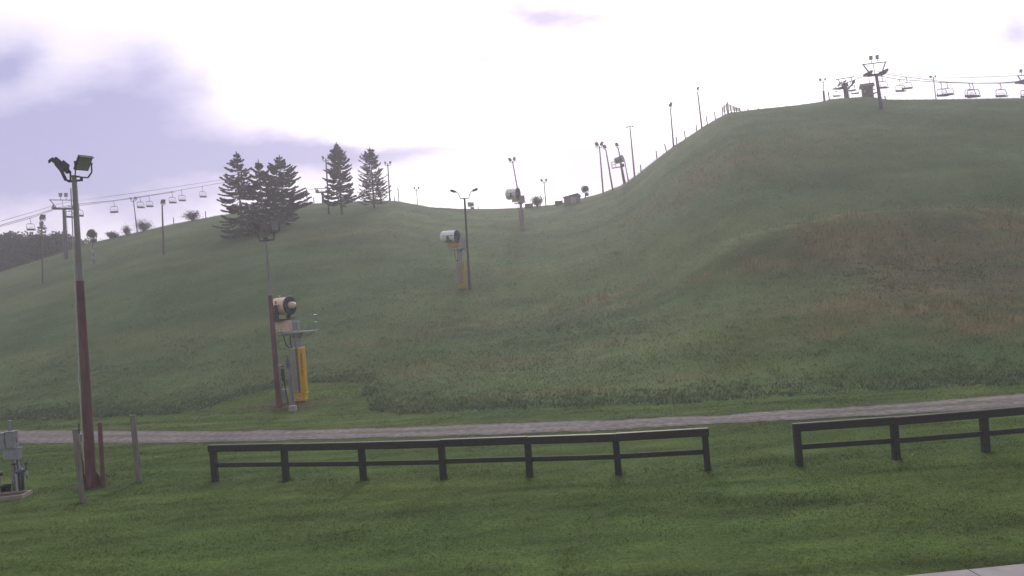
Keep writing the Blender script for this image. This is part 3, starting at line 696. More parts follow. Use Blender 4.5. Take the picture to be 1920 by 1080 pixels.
# pole behind the middle snow gun with two curved arms
base, ax, ln = pole_frame((881, 543), (871, 372))
root = thing('light_pole', base, 'thin light pole with two spread curved arms behind the middle snow gun', 'light pole', LIGHTS, 0, ax)
MB().lathe((0, 0, -.3), (0, 0, ln), [(0, .13), (.5, .10), (1, .085)], 12).build('pole', 'pole_brown', root)
MB().beam((-.38, 0, ln), (.40, 0, ln), .07, .07).build('crossarm', 'dark_metal', root)
for s in (-1, 1):
    pts = bezier((s * .38, 0, ln), (s * .45, 0, ln + .45), (s * .62, 0, ln + .58), (s * .75, 0, ln + .62), 7)
    MB().tube(pts, .035, 7).build('arm', 'dark_metal', root)
    hd = MB(); hd.lathe((s * .68, 0, ln + .60), (s * 1.22, 0, ln + .78), [(0, .05), (.2, .10), (.75, .12), (1, .04)], 12); h_ = hd.build('lamp_head', 'dark_metal', root)
    MB().box((s * .98, 0, ln + .60), (.34, .16, .04), Matrix.Rotation(-s * .32, 3, 'Y')).build('lens', 'lens', h_)

light_pole((977, 391), (961, 303), 'sharply leaning light pole rising behind the far white snow gun', Y=134, r0=.16, m='pole_grey', size=.55)
light_pole((307, 478), (304, 386), 'single lamp light pole standing low on the left slope', 'right', size=.42)
light_pole((256, 424), (250, 375), 'slender twin lamp pole beside the chairs on the left crest', size=.36, r0=.1)
light_pole((80, 531), (78, 416), 'light pole with a square lamp in front of the left woods', 'right', size=.5, r0=.11)
light_pole((617, 402), (611, 299), 'tall twin lamp pole touching the tallest pointed spruce', size=.36)
light_pole((731, 376), (727, 308), 'twin lamp pole just right of the see-through spruce', size=.36)
light_pole((783, 386), (781, 355), 'short distant twin lamp pole on the low crest', Y=150, size=.36, r0=.1)
light_pole((1024, 389), (1020, 341), 'twin lamp pole on the saddle between spiky shrub and grey shed', Y=136, size=.4, r0=.11)
light_pole((1131, 362), (1124, 275), 'twin lamp pole at the foot of the steep ridge', size=.55, off=1.0)
light_pole((1149, 357), (1136, 281), 'leaning single lamp pole right of the twin lamp pole on the ridge foot', 'single', size=.42, off=1.5)
light_pole((1172, 344), (1159, 277), 'leaning single lamp pole directly behind the ridge snow gun', 'single', size=.42, off=2.5)
light_pole((1178, 339), (1171, 301), 'plain short bare pole right of the ridge snow gun', 'none', off=1.0, r0=.1)
light_pole((1190, 332), (1181, 237), 'tall pole with a small crossbar on the steep ridge', 'tbar', off=2.0)
light_pole((1263, 275), (1257, 204), 'pole with a lamp tilted right halfway up the ridge', 'right', size=.5, off=1.0)
light_pole((1316, 240), (1308, 172), 'highest single lamp pole near the top of the ridge', 'right', size=.36, off=1.5)
light_pole((1547, 189), (1543, 152), 'twin lamp pole left of the hilltop lift terminal', Y=125, size=.36, r0=.1)
light_pole((1755, 186), (1750, 146), 'thin twin lamp pole among the hilltop chairs', Y=128, size=.32, r0=.1)

# ------------------------------------------------------------------ timber posts, pipe
def near_post(bpx, tpx, w, label, name='wooden_post', m='grey_timber', rnd=False, cat='post', group=None, rot=.5):
    base, ax, ln = pole_frame(bpx, tpx); root = thing(name, base, label, cat, group, rot, ax)
    if rnd: MB().lathe((0, 0, -.3), (0, 0, ln), [(0, w / 2), (.985, w / 2), (1, w * .42)], 16).build('shaft', m, root)
    else: bevel(MB().box((0, 0, ln / 2 - .15), (w, w, ln + .3)).build('shaft', m, root), .012)
    return root
COLLAR = [(404, 903), (537, 902), (682, 901), (832, 899), (994, 895), (1160, 891), (1327, 882), (1499, 874), (1681, 862), (1849, 848), (155, 944), (261, 904), (172, 914), (194, 913), (43, 926), (559, 752), (523, 762)]  # tufts added at these feet for soft contact shade
xs_ = []; ys_ = []
for c_ in COLLAR:
    g_ = ground(*c_); a_ = rng.uniform(0, 6.28, 14); r_ = .06 + np.abs(rng.normal(0, .09, 14)); xs_.append(g_.x + r_ * np.cos(a_)); ys_.append(g_.y + r_ * np.sin(a_))
x = np.concatenate(xs_); y = np.concatenate(ys_)
V3, C = tufts(x, y, 3, .06 + .12 * rng.uniform(0, 1, len(x)), .03 + 0 * x, .05 + 0 * x, np.array([.11, .17, .05]) * rng.uniform(.8, 1.3, (len(x), 1)), .45, .3)
tag(tri_object('contact_tufts', V3, C, 'grass_blades'), 'grass tufts added round the feet of posts and poles for contact shade', None, None, 'stuff')
near_post((155, 944), (141, 804), .16, 'weathered square timber post in front of the nearest red light pole', group='weathered timber posts')
near_post((261, 904), (248, 778), .17, 'weathered square timber post standing alone right of the nearest light pole', group='weathered timber posts')
near_post((194, 913), (187, 792), .14, 'short red steel pipe bollard beside the nearest light pole', 'pipe_bollard', 'red_paint', True, 'bollard')

# ------------------------------------------------------------------ snow guns
GUNS = 'snow guns on the hill'
def snow_gun(base, label, sc=1.0, col=('gun_cream', 'gun_cream'), hpad=2.9, hplat=3.75, hbar=5.25, blen=1.2, brad=.49, nose=True, box=(.95, .5, .6), boxx=-.76, pads=('grey_pad', 'yellow_pad'), barx=-.70, flare=1.03, letters=False, yaw=-24, hatch=False):
    root = thing('snow_gun', base, label, 'snow gun', GUNS); root.scale = (sc,) * 3
    fwd = Vector((math.cos(R(yaw)), math.sin(R(yaw)), -.04 if hatch else .03)).normalized(); sx = Vector((0, 0, 1)).cross(fwd).normalized()
    MB().lathe((0, 0, -.3), (0, 0, hplat), [(0, .2), (.6, .2), (1, .19)], 18).lathe((0, 0, hplat - .32), (0, 0, hplat - .06), [(0, .2), (1, .36)], 18).build('column', 'galv', root)
    # padding: two half wraps and a square foot
    for (x0, mm, hh) in ((-.23, pads[0], hpad * .995), (.20, pads[1], hpad)):
        p_ = bevel(MB().box((x0, -.06, (hh + .42) / 2), (.36 if x0 < 0 else .30, .56, hh - .43)).build('padding', mm, root), .05)
        MB().box((x0, -.06, hh + .012), (.30, .46, .03)).build('pad_cap', 'white_pipe', p_)
        if letters and x0 > 0:
            lt = MB(); rr = random.Random(4); z = hh - .25
            for k in range(11):
                hgt = .085; z -= .118
                lt.box((x0 + .02, -.347, z), (.022, .008, hgt)); lt.box((x0 + .05, -.347, z + rr.choice((-.03, 0, .03))), (.04, .008, .02))
                if rr.random() < .6: lt.box((x0 + .07, -.347, z), (.02, .008, hgt * .7))
            lt.build('lettering', 'letter_black', p_)
    ft = bevel(MB().box((-.02, -.06, .19), (.66, .66, .42)).box((.0, -.06, .405), (.74, .7, .05)).build('foot_pad', pads[1], root), .03)
    if letters: MB().beam((-.18, -.395, .20), (.04, -.395, .12), .01, .03).beam((.04, -.395, .12), (.22, -.395, .05), .01, .03).build('white_mark', 'white_pipe', ft)
    # platform, grating and rail
    pf = MB(); pf.box((.18, 0, hplat), (1.9 if nose else 1.2, .8, .09)); pf.box((-.55, 0, hplat - .1), (.8, .5, .1)); pf.beam((.15, 0, hplat - .3), (.95 if nose else .5, 0, hplat - .05), .08, .08)
    pf = pf.build('platform', 'galv', root)
    if nose:
        rl = MB()
        for (a, b) in (((1.1, -.38), (1.1, .38)), ((.55, .38), (1.1, .38))):
            rl.tube([(*a, hplat + .9), (*b, hplat + .9)], .018, 6); rl.tube([(*a, hplat + .5), (*b, hplat + .5)], .014, 6)
        for c in ((1.1, -.38), (1.1, .38), (.55, .38)): rl.tube([(*c, hplat), (*c, hplat + .9)], .018, 6)
        rl.build('guard_rail', 'galv', pf)
    # control boxes
    bz = hplat + .1 + box[2] / 2
    cb = bevel(MB().box((boxx, -.05, bz), box).build('control_box', col[1], root), .02)
    for k in (-.3, 0, .3): MB().cyl((boxx + k * box[0], -.05 - box[1] / 2 - .012, bz - box[2] * .33), (boxx + k * box[0], -.05 - box[1] / 2 + .01, bz - box[2] * .33), .028, n=10).build('latch', 'gun_dark', cb)
    vx = boxx + box[0] / 2 + (.5 if hatch else .30); vs_ = (.78, .5, .86) if hatch else (.34, .36, .52)
    vb = bevel(MB().box((vx, -.12, hplat + .1 + vs_[2] / 2), vs_).build('valve_box', 'box_grey', root), .02)
    MB().box((vx + .02, -.125 - vs_[1] / 2, hplat + .1 + vs_[2] / 2), (vs_[0] * .76, .02, vs_[2] * .8)).build('door', 'galv', vb)
    MB().cyl((vx - .12, -.15, hplat + .62), (vx - .12, -.15, hplat + .86), .05, n=10).cyl((vx - .25, -.1, hplat + .8), (vx + .02, -.15, hplat + .82), .06, n=10).build('coupling', 'galv', root)
    # barrel
    c = Vector((barx, -.05, hbar)); A = c - fwd * blen * (.55 if hatch else .36); B = c + fwd * blen * .5
    MB().lathe(A, B, [(0, brad * .86), (.03, brad * .93), (.1, brad * .99), (.45, brad * .97), (.85, brad * .97), (.93, brad * flare), (1, brad * flare)], 32, caps=False).lathe(A + fwd * .01, A + fwd * .03, [(0, brad * .8), (1, brad * .86)], 32).build('barrel', col[0], root)
    g = MB().lathe(B - fwd * .06, B - fwd * .03, [(0, brad * flare * .97), (1, brad * flare * .97)], 32)
    for k in range(14):
        a = R(360 / 14 * k); dr = sx * math.cos(a) + fwd.cross(sx) * math.sin(a); g.beam(B - fwd * .02 + dr * brad * .3, B - fwd * .02 + dr * brad * flare * .93, .02, .09, fwd)
    g.build('grille', 'grille', root)
    MB().lathe(B - fwd * .08, B + fwd * .02, [(0, brad * flare * 1.01), (.5, brad * flare * 1.06), (1, brad * flare * 1.0), (1, brad * flare * .93)], 32, False).build('nozzle_ring', 'gun_dark', root)
    if nose:
        MB().lathe(B - fwd * .05, B + fwd * .36, [(0, .2), (.6, .19), (.85, .14), (1, .05)], 20).build('nose_cone', col[0], root)
    # details on the barrel side facing the camera
    q = -sx if (-sx).y < 0 else sx
    dm = MB(); sd = c + q * (brad * .97)
    if hatch:
        dm.box(sd + Vector((0, 0, .06)), (blen * .8, .02, .05), Matrix((fwd, q, Vector((0, 0, 1)))).transposed()); dm.box(sd + Vector((.05, 0, .26)) - q * .1, (.05, .03, .12), Matrix((fwd, q, Vector((0, 0, 1)))).transposed())
    else:
        ro_ = Matrix((fwd, q, Vector((0, 0, 1)))).transposed()
        dm.box(sd + Vector((0, 0, .22)) - q * .06 - fwd * .05, (.05, .05, .17), ro_); dm.box(sd + Vector((0, 0, .15)) - q * .05, (.1, .05, .06), ro_)
        dm.box(sd - Vector((0, 0, .06)) - fwd * .08, (.4, .05, .09), ro_); dm.box(sd + fwd * .2 + Vector((0, 0, .02)), (.05, .05, .12), ro_)
    dm.build('bracket', 'gun_dark', root)
    MB().tube([c - fwd * .1 + Vector((0, 0, brad * .93)), c - fwd * .1 + Vector((0, 0, brad + .14))], .03, 8).tube([c - fwd * .1 + Vector((-.05, 0, brad + .1)), c - fwd * .1 + Vector((.05, 0, brad + .1))], .02, 6).build('sensor', 'white_pipe', root)
    # yoke carrying the barrel
    yk = MB(); zb = bz + box[2] / 2
    for s in (-1, 1):
        f = c + sx * s * brad * 1.0; yk.box((f.x, f.y, (zb + hbar) / 2 - .02), (.30, .06, hbar - zb), Matrix.Rotation(R(yaw), 3, 'Z'), .75); yk.cyl(f - sx * .05, f + sx * .05, .1, n=12)
    yk.box((barx, -.05, zb + .06), (.62, brad * 2.05, .1), Matrix.Rotation(R(yaw), 3, 'Z')); yk.cyl((barx, -.05, zb - .02), (barx, -.05, zb + .06), .26, n=16); yk.build('yoke', 'gun_dark', root)
    MB().tube(bezier((boxx + .05, -.1, hplat - .02), (boxx + .12, -.15, hplat - .7), (-.5, -.2, hpad + .08), (-.25, -.2, hpad + .0), 12), .034, 8).build('hose', 'black', root)
    MB().tube(bezier((boxx + .42, -.12, hplat - .02), (boxx + .42, -.16, hplat - .5), (-.36, -.22, hpad + .2), (-.22, -.24, hpad - .02), 12), .034, 8).build('hose', 'black', root)
    return root
b = ground(566, 750); S_ = scale_at(b); print('gun1', b, S_)
snow_gun(b, 'nearest snow gun, cream barrel above a yellow padded post', sc=S_ * 178 / 5.25, letters=True)
b = ground(868, 541); S_ = scale_at(b); print('gun2', b, S_)
snow_gun(b, 'middle snow gun on the slope with white barrel and orange box', sc=S_ * 98 / 5.2, col=('gun_white', 'gun_orange'), hpad=2.65, hplat=4.0, hbar=5.25, blen=1.6, brad=.6, nose=False, box=(1.15, .6, .62), boxx=-.62, barx=-.85, flare=1.02, hatch=True, pads=('pink_pad', 'ochre_pad'))
b = ground(980, 431); S_ = scale_at(b); print('gun3', b, S_)
snow_gun(b, 'farthest white snow gun on the saddle beneath the leaning light pole', sc=S_ * 67 / 5.2, col=('gun_white', 'gun_cream'), hpad=2.9, hplat=4.0, hbar=5.3, blen=1.7, brad=.82, nose=False, box=(1.0, .6, .7), boxx=-.75, barx=-1.0, flare=1.05, hatch=True, pads=('pink_pad', 'grey_pad'))
def small_gun(bpx, cpx, label, rad_px, yaw, Y=None, off=-.6, basket=False, hydrant=False, blen=1.4):
    base, ax, ln = pole_frame(bpx, cpx, Y, off); s = base.y / F; r = rad_px * s
    root = thing('snow_gun', base, label, 'snow gun', GUNS, 0, ax)
    MB().lathe((0, 0, -.3), (0, 0, ln - r * 1.25), [(0, .14), (1, .11)], 10).build('column', 'pole_grey', root)
    fwd = Vector((math.cos(R(yaw)), math.sin(R(yaw)), .12)).normalized(); c = Vector((0, 0, ln)); sx = Vector((0, 0, 1)).cross(fwd).normalized()
    MB().lathe(c - fwd * r * blen, c + fwd * r * blen * .8, [(0, r * .78), (.1, r * .92), (.7, r * .95), (.9, r * 1.08), (1, r * 1.08)], 24).build('barrel', 'pole_grey', root)
    MB().lathe(c - fwd * r * (blen + .12), c - fwd * r * blen, [(0, r * .8), (1, r * .9)], 24).build('grille', 'gun_dark', root)
    MB().tube([c + sx * r * 1.1, c + sx * r * .95 - Vector((0, 0, r * 1.0)), c - Vector((0, 0, r * 1.3)), c - sx * r * .95 - Vector((0, 0, r * 1.0)), c - sx * r * 1.1], .06, 8).build('yoke', 'galv', root)
    bevel(MB().box((.25, 0, ln - r * 1.8), (.5, .35, .45)).build('control_box', 'gun_dark', root), .02)
    MB().tube([(.2, -.1, ln - r * 1.9), (.05, -.25, ln - r * 2.6), (.1, -.15, .4)], .03, 6).build('hose', 'black', root)
    if basket:
        k = MB(); k.box((-.7, 0, ln - 1.1), (1.3, .7, .08))
        for (x_, y_) in ((-1.3, -.33), (-1.3, .33), (-.75, -.33), (-.75, .33)): k.tube([(x_, y_, ln - 1.1), (x_, y_, ln - .2)], .025, 6)
        for z_ in (-.2, -.6): k.tube([(-.75, -.33, ln + z_), (-1.3, -.33, ln + z_), (-1.3, .33, ln + z_), (-.75, .33, ln + z_)], .025, 6)
        k.build('platform', 'galv', root)
    if hydrant: MB().cyl((-.05, -.25, -.2), (-.05, -.25, 1.2), .12, n=10).box((.05, -.3, .5), (.5, .3, .35)).box((-.02, -.25, 1.4), (.3, .25, .5)).cyl((.3, -.25, 0), (.3, -.25, .4), .08, n=8).build('hydrant', 'box_grey', root)
    return root
small_gun((176, 492), (172, 438), 'snow gun with a dark round back seen against the sky at left', 8, 112, hydrant=True, blen=.8)
small_gun((1098, 371), (1097, 354), 'tiny snow gun on a thin post between grey shed and ridge', 6, 100, Y=127, blen=1.0)
small_gun((884, 393), (882, 383), 'small snow gun head peeping over the saddle crest', 4.5, -160, Y=138, blen=1.2)
small_gun((1170, 345), (1162, 299), 'snow gun with a side platform on the steep ridge', 6.5, -28, off=.6, basket=True, blen=1.3)

# ------------------------------------------------------------------ utilities
g0 = ground(526, 757)
root = thing('electrical_pedestal', g0, 'grey electrical boxes on pipes beside the dull red light pole', 'electrical box', rotz=.1)
bevel(MB().box((-.02, .1, 1.75), (.32, .2, .55)).build('upper_box', 'box_grey', root), .015); bevel(MB().box((.0, .1, 1.22), (.24, .18, .36)).build('lower_box', 'galv', root), .015)
MB().cyl((.1, .1, -.2), (.06, .1, 1.1), .05, n=8).cyl((-.06, .1, -.2), (-.04, .1, 1.1), .04, n=8).build('conduit', 'galv', root)
MB().box((.24, .02, 1.55), (.16, .16, .6)).cyl((.24, 0, 1.9), (.24, 0, 2.0), .08, n=8).build('switch', 'gun_dark', root)
bevel(MB().box((.28, -.1, .55), (.26, .2, .4)).build('meter_box', 'box_grey', root), .015); MB().cyl((.28, -.1, -.2), (.28, -.1, .4), .035, n=8).build('riser', 'galv', root)
MB().tube([(.30, -.15, 1.35), (.36, -.2, .7), (.44, -.25, .0)], .03, 6).build('hose', 'black', root)
g1 = ground(548, 764)
root = thing('water_hydrant', g1, 'tall grey standpipe hydrant in front of the nearest snow gun', 'hydrant')
MB().lathe((0, 0, -.2), (-.05, 0, 2.05), [(0, .095), (.25, .08), (1, .07)], 14).cyl((.12, 0, -.2), (.1, 0, 1.8), .045, n=8).build('standpipe', 'pole_grey', root)
MB().cyl((-.05, 0, 2.0), (-.06, 0, 2.5), .085, n=12).cyl((-.05, 0, 2.1), (-.05, 0, 2.16), .14, n=12).cyl((-.06, 0, 2.28), (-.06, 0, 2.34), .13, n=12).cyl((-.06, 0, 2.5), (-.06, 0, 2.68), .04, n=8).build('valve', 'blue_metal', root)
g2 = ground(549, 771)
root = thing('concrete_block', g2, 'small pale concrete block lying before the nearest snow gun', 'block')
bevel(MB().box((0, 0, .13), (.36, .3, .28)).build('block', 'concrete', root), .02)
# left edge pedestal
g0 = ground(33, 924); root = thing('electrical_pedestal', g0, 'grey electrical boxes on twin posts at the left edge of the lawn', 'electrical box', rotz=-.15)
s = g0.y / F
bevel(MB().box((-.14, .06, 1.05), (.10, .10, 2.6)).build('post', 'galv', root), .01); bevel(MB().box((.08, .08, .6), (.13, .1, 1.5)).build('post', 'grey_timber', root), .01)
MB().cyl((.16, .05, -.2), (.10, .05, 1.1), .035, n=8).cyl((.0, .0, -.2), (.0, .0, 1.1), .03, n=8).build('conduit', 'white_pipe', root)
for (x0, w, z0, hh, nm) in ((-.24, .19, 1.72, .50, 'upper_box'), (.02, .30, 1.74, .52, 'upper_box'), (.0, .54, 1.28, .36, 'lower_box')):
    bx_ = bevel(MB().box((x0, -.09, z0), (w, .22, hh)).build(nm, 'box_grey', root), .02)
    MB().box((x0, -.205, z0), (w * .86, .012, hh * .86)).box((x0 + w * .28, -.22, z0 + .02), (.02, .03, .09)).build('door', 'box_grey', bx_)
    MB().box((x0, -.1, z0 + hh / 2 + .012), (w * 1.06, .26, .02)).build('hood', 'galv', bx_)
    if nm == 'upper_box': MB().tube([(x0 + (w / 2 + .0) * (1 if x0 > 0 else -1), -.1, z0 + .06), (x0 + (w / 2 + .06) * (1 if x0 > 0 else -1), -.14, z0 + .05), (x0 + (w / 2 + .06) * (1 if x0 > 0 else -1), -.14, z0 - .08)], .014, 6).build('lever', 'red_paint', bx_)
g1 = ground(45, 926); root = thing('water_hydrant', g1, 'blue grey valve hydrant with two small wheels right of the left electrical boxes', 'hydrant')
MB().cyl((-.02, 0, -.2), (-.02, 0, .62), .05, n=12).cyl((-.14, .05, -.2), (-.16, .05, .7), .03, n=8).build('riser', 'gun_dark', root)
MB().lathe((-.22, 0, .72), (.14, 0, .76), [(0, .05), (.1, .07), (.15, .05), (.45, .05), (.5, .09), (.6, .09), (.65, .05), (.9, .05), (.95, .07), (1, .07)], 12).lathe((-.02, 0, .6), (-.02, 0, .78), [(0, .06), (1, .08)], 12).build('valve_body', 'blue_metal', root)
for x0 in (-.22, .14):
    w = MB(); c = Vector((x0, -.02, .98)); w.tube([c + Vector((math.cos(a) * .09, math.sin(a) * .09, 0)) for a in [i * math.pi / 8 for i in range(17)]], .014, 6); w.beam(c - Vector((.09, 0, 0)), c + Vector((.09, 0, 0)), .015, .015); w.cyl((x0, 0, .75), (x0, -.02, 1.0), .018, n=6); w.build('handwheel', 'gun_dark', root)
MB().tube([(.14, 0, .74), (.18, -.05, .6), (.16, -.03, .5)], .035, 8).build('spout', 'galv', root)
g2 = ground(12, 927); root = thing('bucket', g2, 'black bucket on the mulch at the left edge', 'bucket')
MB().lathe((0, 0, 0), (0, 0, .3), [(0, .13), (.9, .16), (.9, .17), (1, .17), (1, .155), (.2, .12)], 18).build('shell', 'black', root); MB().tube([(.16, 0, .27), (.1, -.12, .2), (-.1, -.12, .2), (-.16, 0, .27)], .007, 6).build('handle', 'galv', root)
g3 = ground(1, 928); root = thing('pipe_stand', g3, 'pale pipe stand cut by the left picture edge', 'pipe')
MB().cyl((-.05, 0, -.2), (-.05, 0, .75), .09, n=12).cyl((-.05, 0, .5), (-.05, 0, .56), .13, n=12).build('riser', 'grey_pad', root); MB().cyl((-.18, 0, .62), (.10, 0, .64), .05, n=10).cyl((.06, 0, .6), (.06, 0, .72), .06, n=10).build('outlet', 'gun_dark', root)
g4 = ground(42, 935); root = thing('planter_bed', g4, 'low timber edged bed of dark mulch in the left corner', 'planter', rotz=.10)
MB().box((-.85, .0, .05), (1.7, .06, .14)).build('edge_board', 'board', root); MB().box((-.03, .32, .05), (.06, .58, .14)).build('edge_board', 'board', root); MB().box((-.85, .64, .05), (1.7, .06, .14)).build('edge_board', 'board', root)
MB().box((-.88, .32, .04), (1.62, .57, .08)).build('mulch', 'mulch', root)

# ------------------------------------------------------------------ posts along the crests
def crest_post(bpx, tpx, label, group, w=.16, off=.3):
    base, ax, ln = pole_frame(bpx, tpx, None, off)
    o = MB().lathe((0, 0, -.3), (0, 0, ln), [(0, w / 2), (.97, w / 2), (1, w * .4)], 8).build('wooden_post', 'pole_brown')
    o.location = base; o.rotation_mode = 'QUATERNION'; o.rotation_quaternion = Vector((0, 0, 1)).rotation_difference(ax)
    return tag(o, label, 'post', group)
RG = 'posts along the ridge'; LG = 'posts along the low crest'
for b_, t_, lab in [((1202, 323), (1201, 309), 'lowest short post on the steep ridge right of the crossbar pole'), ((1232, 299), (1230, 282), 'second short post up the ridge from the crossbar pole'),
        ((1250, 286), (1246, 270), 'tilted short post just below the halfway lamp pole on the ridge'), ((1269, 271), (1268, 256), 'short post immediately right of the halfway lamp pole'),
        ((1285, 260), (1283, 245), 'short post midway between halfway lamp pole and highest lamp pole'), ((1306, 245), (1305, 233), 'short post immediately left of the highest ridge lamp pole'),
        ((1326, 231), (1324, 218), 'short post immediately right of the highest ridge lamp pole'), ((1341, 223), (1340, 210), 'highest short post just below the slatted corner fence'),
        ((1403, 208), (1402, 203), 'stubby post right of the slatted corner fence'), ((1423, 206), (1422, 203), 'very short post alone on the smooth hilltop crest')]:
    crest_post(b_, t_, lab, RG)
for b_, t_, lab in [((326, 420), (325, 408), 'short post on the left crest between lamp pole and spiky shrub'), ((386, 409), (385, 396), 'short post between the spiky shrub and the leftmost spruce'),
        ((589, 383), (588, 370), 'short post in the gap between the two spruce clusters'), ((740, 377), (739, 369), 'stubby dark post just right of the see-through spruce'),
        ((748, 379), (746, 352), 'tall bare post on the crest right of the spruces'), ((897, 392), (896, 386), 'tiny post on the saddle right of the small snow gun head'), 
        ((576, 384), (575, 355), 'tall thin post just right of the bushy spruce bough'), ((147, 464), (147, 427), 'thin far post right of the nearest light pole at left')]:
    crest_post(b_, t_, lab, LG, .14)
HG = 'posts round the hilltop terminal'
for b_, t_, lab in [((1545, 191), (1543, 170), 'short post left of the hilltop terminal beside a lamp pole'), ((1555, 187), (1553, 172), 'short post just left of the hanging chair at the terminal'),
        ((1638, 184), (1637, 173), 'short post between the hilltop hut and the lift tower'), ((1660, 187), (1659, 179), 'short post right of the hilltop lift tower')]:
    crest_post(b_, t_, lab, HG, .16)

# slatted corner fence on the ridge top
cy = float(crest_y(uv(1364, 209)[0])) + .3
pp = [((1355, 213), (1354.5, 201)), ((1359, 212), (1357.5, 197)), ((1364, 211), (1361.5, 194)), ((1366, 210), (1364, 191)), ((1371, 210), (1369, 196)), ((1377, 209), (1375.5, 199)), ((1381, 209), (1380, 201)), ((1388, 209), (1387, 202))]
dep = [2.2, 1.1, .3, 0, .6, 1.4, 2.2, 3.0]
Bs = [at(*b_, cy + d_) for (b_, t_), d_ in zip(pp, dep)]; Ts = [at(*t_, cy + d_) for (b_, t_), d_ in zip(pp, dep)]
root = thing('slat_fence', (Bs[3].x, Bs[3].y, hzf(Bs[3].x, Bs[3].y)), 'slatted wooden corner fence standing where the ridge meets the hilltop', 'fence'); o0 = root.location.copy()
for B_, T_ in zip(Bs, Ts):
    ax_ = (T_ - B_).normalized(); dn = max(B_.z - hzf(B_.x, B_.y), 0) + .25; MB().cyl(B_ - ax_ * dn - o0, T_ - o0, .075, n=8).build('post', 'pole_brown', root)
for k in range(6):
    q = .18 + .14 * k; m_ = MB()
    for i in range(len(Bs) - 1): m_.beam(Bs[i].lerp(Ts[i], q) - o0, Bs[i + 1].lerp(Ts[i + 1], q) - o0, .03, .055)
    m_.build('slat', 'pole_brown', root)

# ------------------------------------------------------------------ shed, hut, low boxes
b = ground(1074, 382); s = scale_at(b) 
root = thing('shed', Vector((b.x, b.y + .5, b.z)), 'small grey shed with a sloping roof on the saddle', 'shed', rotz=-.38); w, d, h = 27 * s, 18 * s, 16 * s
wl = MB(); zz = [h * .78, h * .78, h * .95, h * .95]
vs = [(-w / 2, -d / 2, -.8), (w / 2, -d / 2, -.8), (w / 2, d / 2, -.8), (-w / 2, d / 2, -.8), (-w / 2, -d / 2, h * .78), (w / 2, -d / 2, h * 1.02), (w / 2, d / 2, h * .80), (-w / 2, d / 2, h * .62)]
wl.add(vs, [(3, 2, 1, 0), (4, 5, 6, 7), (0, 1, 5, 4), (1, 2, 6, 5), (2, 3, 7, 6), (3, 0, 4, 7)]); wl.build('wall', 'shed_wood', root)
tp = [Vector(v) for v in vs[4:]]; cen = sum(tp, Vector()) / 4; ov = [cen + (v - cen) * 1.12 for v in tp]
MB().add([v + Vector((0, 0, .01)) for v in ov] + [v + Vector((0, 0, .14)) for v in ov], [(3, 2, 1, 0), (4, 5, 6, 7), (0, 1, 5, 4), (1, 2, 6, 5), (2, 3, 7, 6), (3, 0, 4, 7)]).build('roof', 'roofing', root)
dr = MB().box((w * .18, -d / 2 - .03, h * .36), (w * .34, .06, h * .78)).build('door', 'shed_door', root); MB().box((w * .30, -d / 2 - .08, h * .36), (.05, .05, .14)).build('handle', 'gun_dark', dr)
for (px, py, wp, hp, lab) in ((992, 390, 15, 7, 'low dark box beside the spiky evergreen shrub'), (1048, 384, 14, 6, 'low dark box just left of the grey shed')):
    b = ground(px, py); s = scale_at(b); root = thing('storage_box', b, lab, 'box', 'low boxes on the saddle')
    bevel(MB().box((0, 0, hp * s / 2 - .2), (wp * s, 1.0, hp * s + .4)).build('body', 'hut_wood', root), .03); MB().box((0, 0, hp * s + .03), (wp * s * 1.06, 1.1, .06)).build('lid', 'roofing', root)
b = at(158, 459, 150); s = b.y / F; root = thing('shed', Vector((b.x, b.y, hzf(b.x, b.y))), 'tiny far shed among the trees left of the round snow gun', 'shed', rotz=.3); hb = b.z - root.location.z + 7 * s
MB().box((0, 0, hb / 2), (11 * s, 9 * s, hb)).build('wall', 'shed_wood', root); MB().box((0, 0, hb + .06), (12.4 * s, 10.4 * s, .12)).build('roof', 'roofing', root); MB().box((2.4 * s, -4.5 * s - .02, hb - 3.2 * s), (3.4 * s, .04, 4 * s)).build('window', 'glass', root)
HY = float(crest_y(uv(1626, 183)[0])) + 1.5
b = at(1627, 184, HY); s = HY / F; zg = hzf(b.x, b.y); zb = b.z - zg
root = thing('operator_hut', (b.x, b.y, zg), 'dark wooden operator hut on the hilltop beside the lift terminal', 'hut', rotz=-.25); w = 18 * s; d = 13 * s; h = 21 * s + zb
wl = MB(); t0 = .14
wl.box((-w / 2 + t0 / 2, 0, h / 2), (t0, d, h)); wl.box((w / 2 - t0 / 2, 0, h / 2), (t0, d, h)); wl.box((0, d / 2 - t0 / 2, h / 2), (w - 2 * t0, t0, h))
z1, z2 = zb + 9.5 * s, zb + 14.5 * s; zlo = (z1) ; wl.box((0, -d / 2 + t0 / 2, zlo / 2), (w - 2 * t0, t0, zlo)); wl.box((0, -d / 2 + t0 / 2, (z2 + h) / 2), (w - 2 * t0, t0, h - z2)); wl.box((w * .18, -d / 2 + t0 / 2, (z1 + z2) / 2), (w * .64 - 2 * t0, t0, z2 - z1))
wl.build('wall', 'hut_wood', root)
wf = MB(); 
for z_ in (z1 + .04, z2 - .04): wf.box((-w * .31, -d / 2 + .02, z_), (w * .32, .2, .08))
wf.build('window_frame', 'shed_wood', root)
MB().box((-w * .31, -d / 2 + .08, (z1 + z2) / 2), (w * .3, .02, z2 - z1 - .16)).build('window', 'glass', root)
rf = MB(); e = .25; A_ = [(-w / 2 - e, -d / 2 - e, h - .12), (w / 2 + e, -d / 2 - e, h - .12), (w / 2 + e, 0, h + .42), (-w / 2 - e, 0, h + .42), (w / 2 + e, d / 2 + e, h - .12), (-w / 2 - e, d / 2 + e, h - .12)]
up_ = [(x_, y_, z_ + .12) for (x_, y_, z_) in A_]
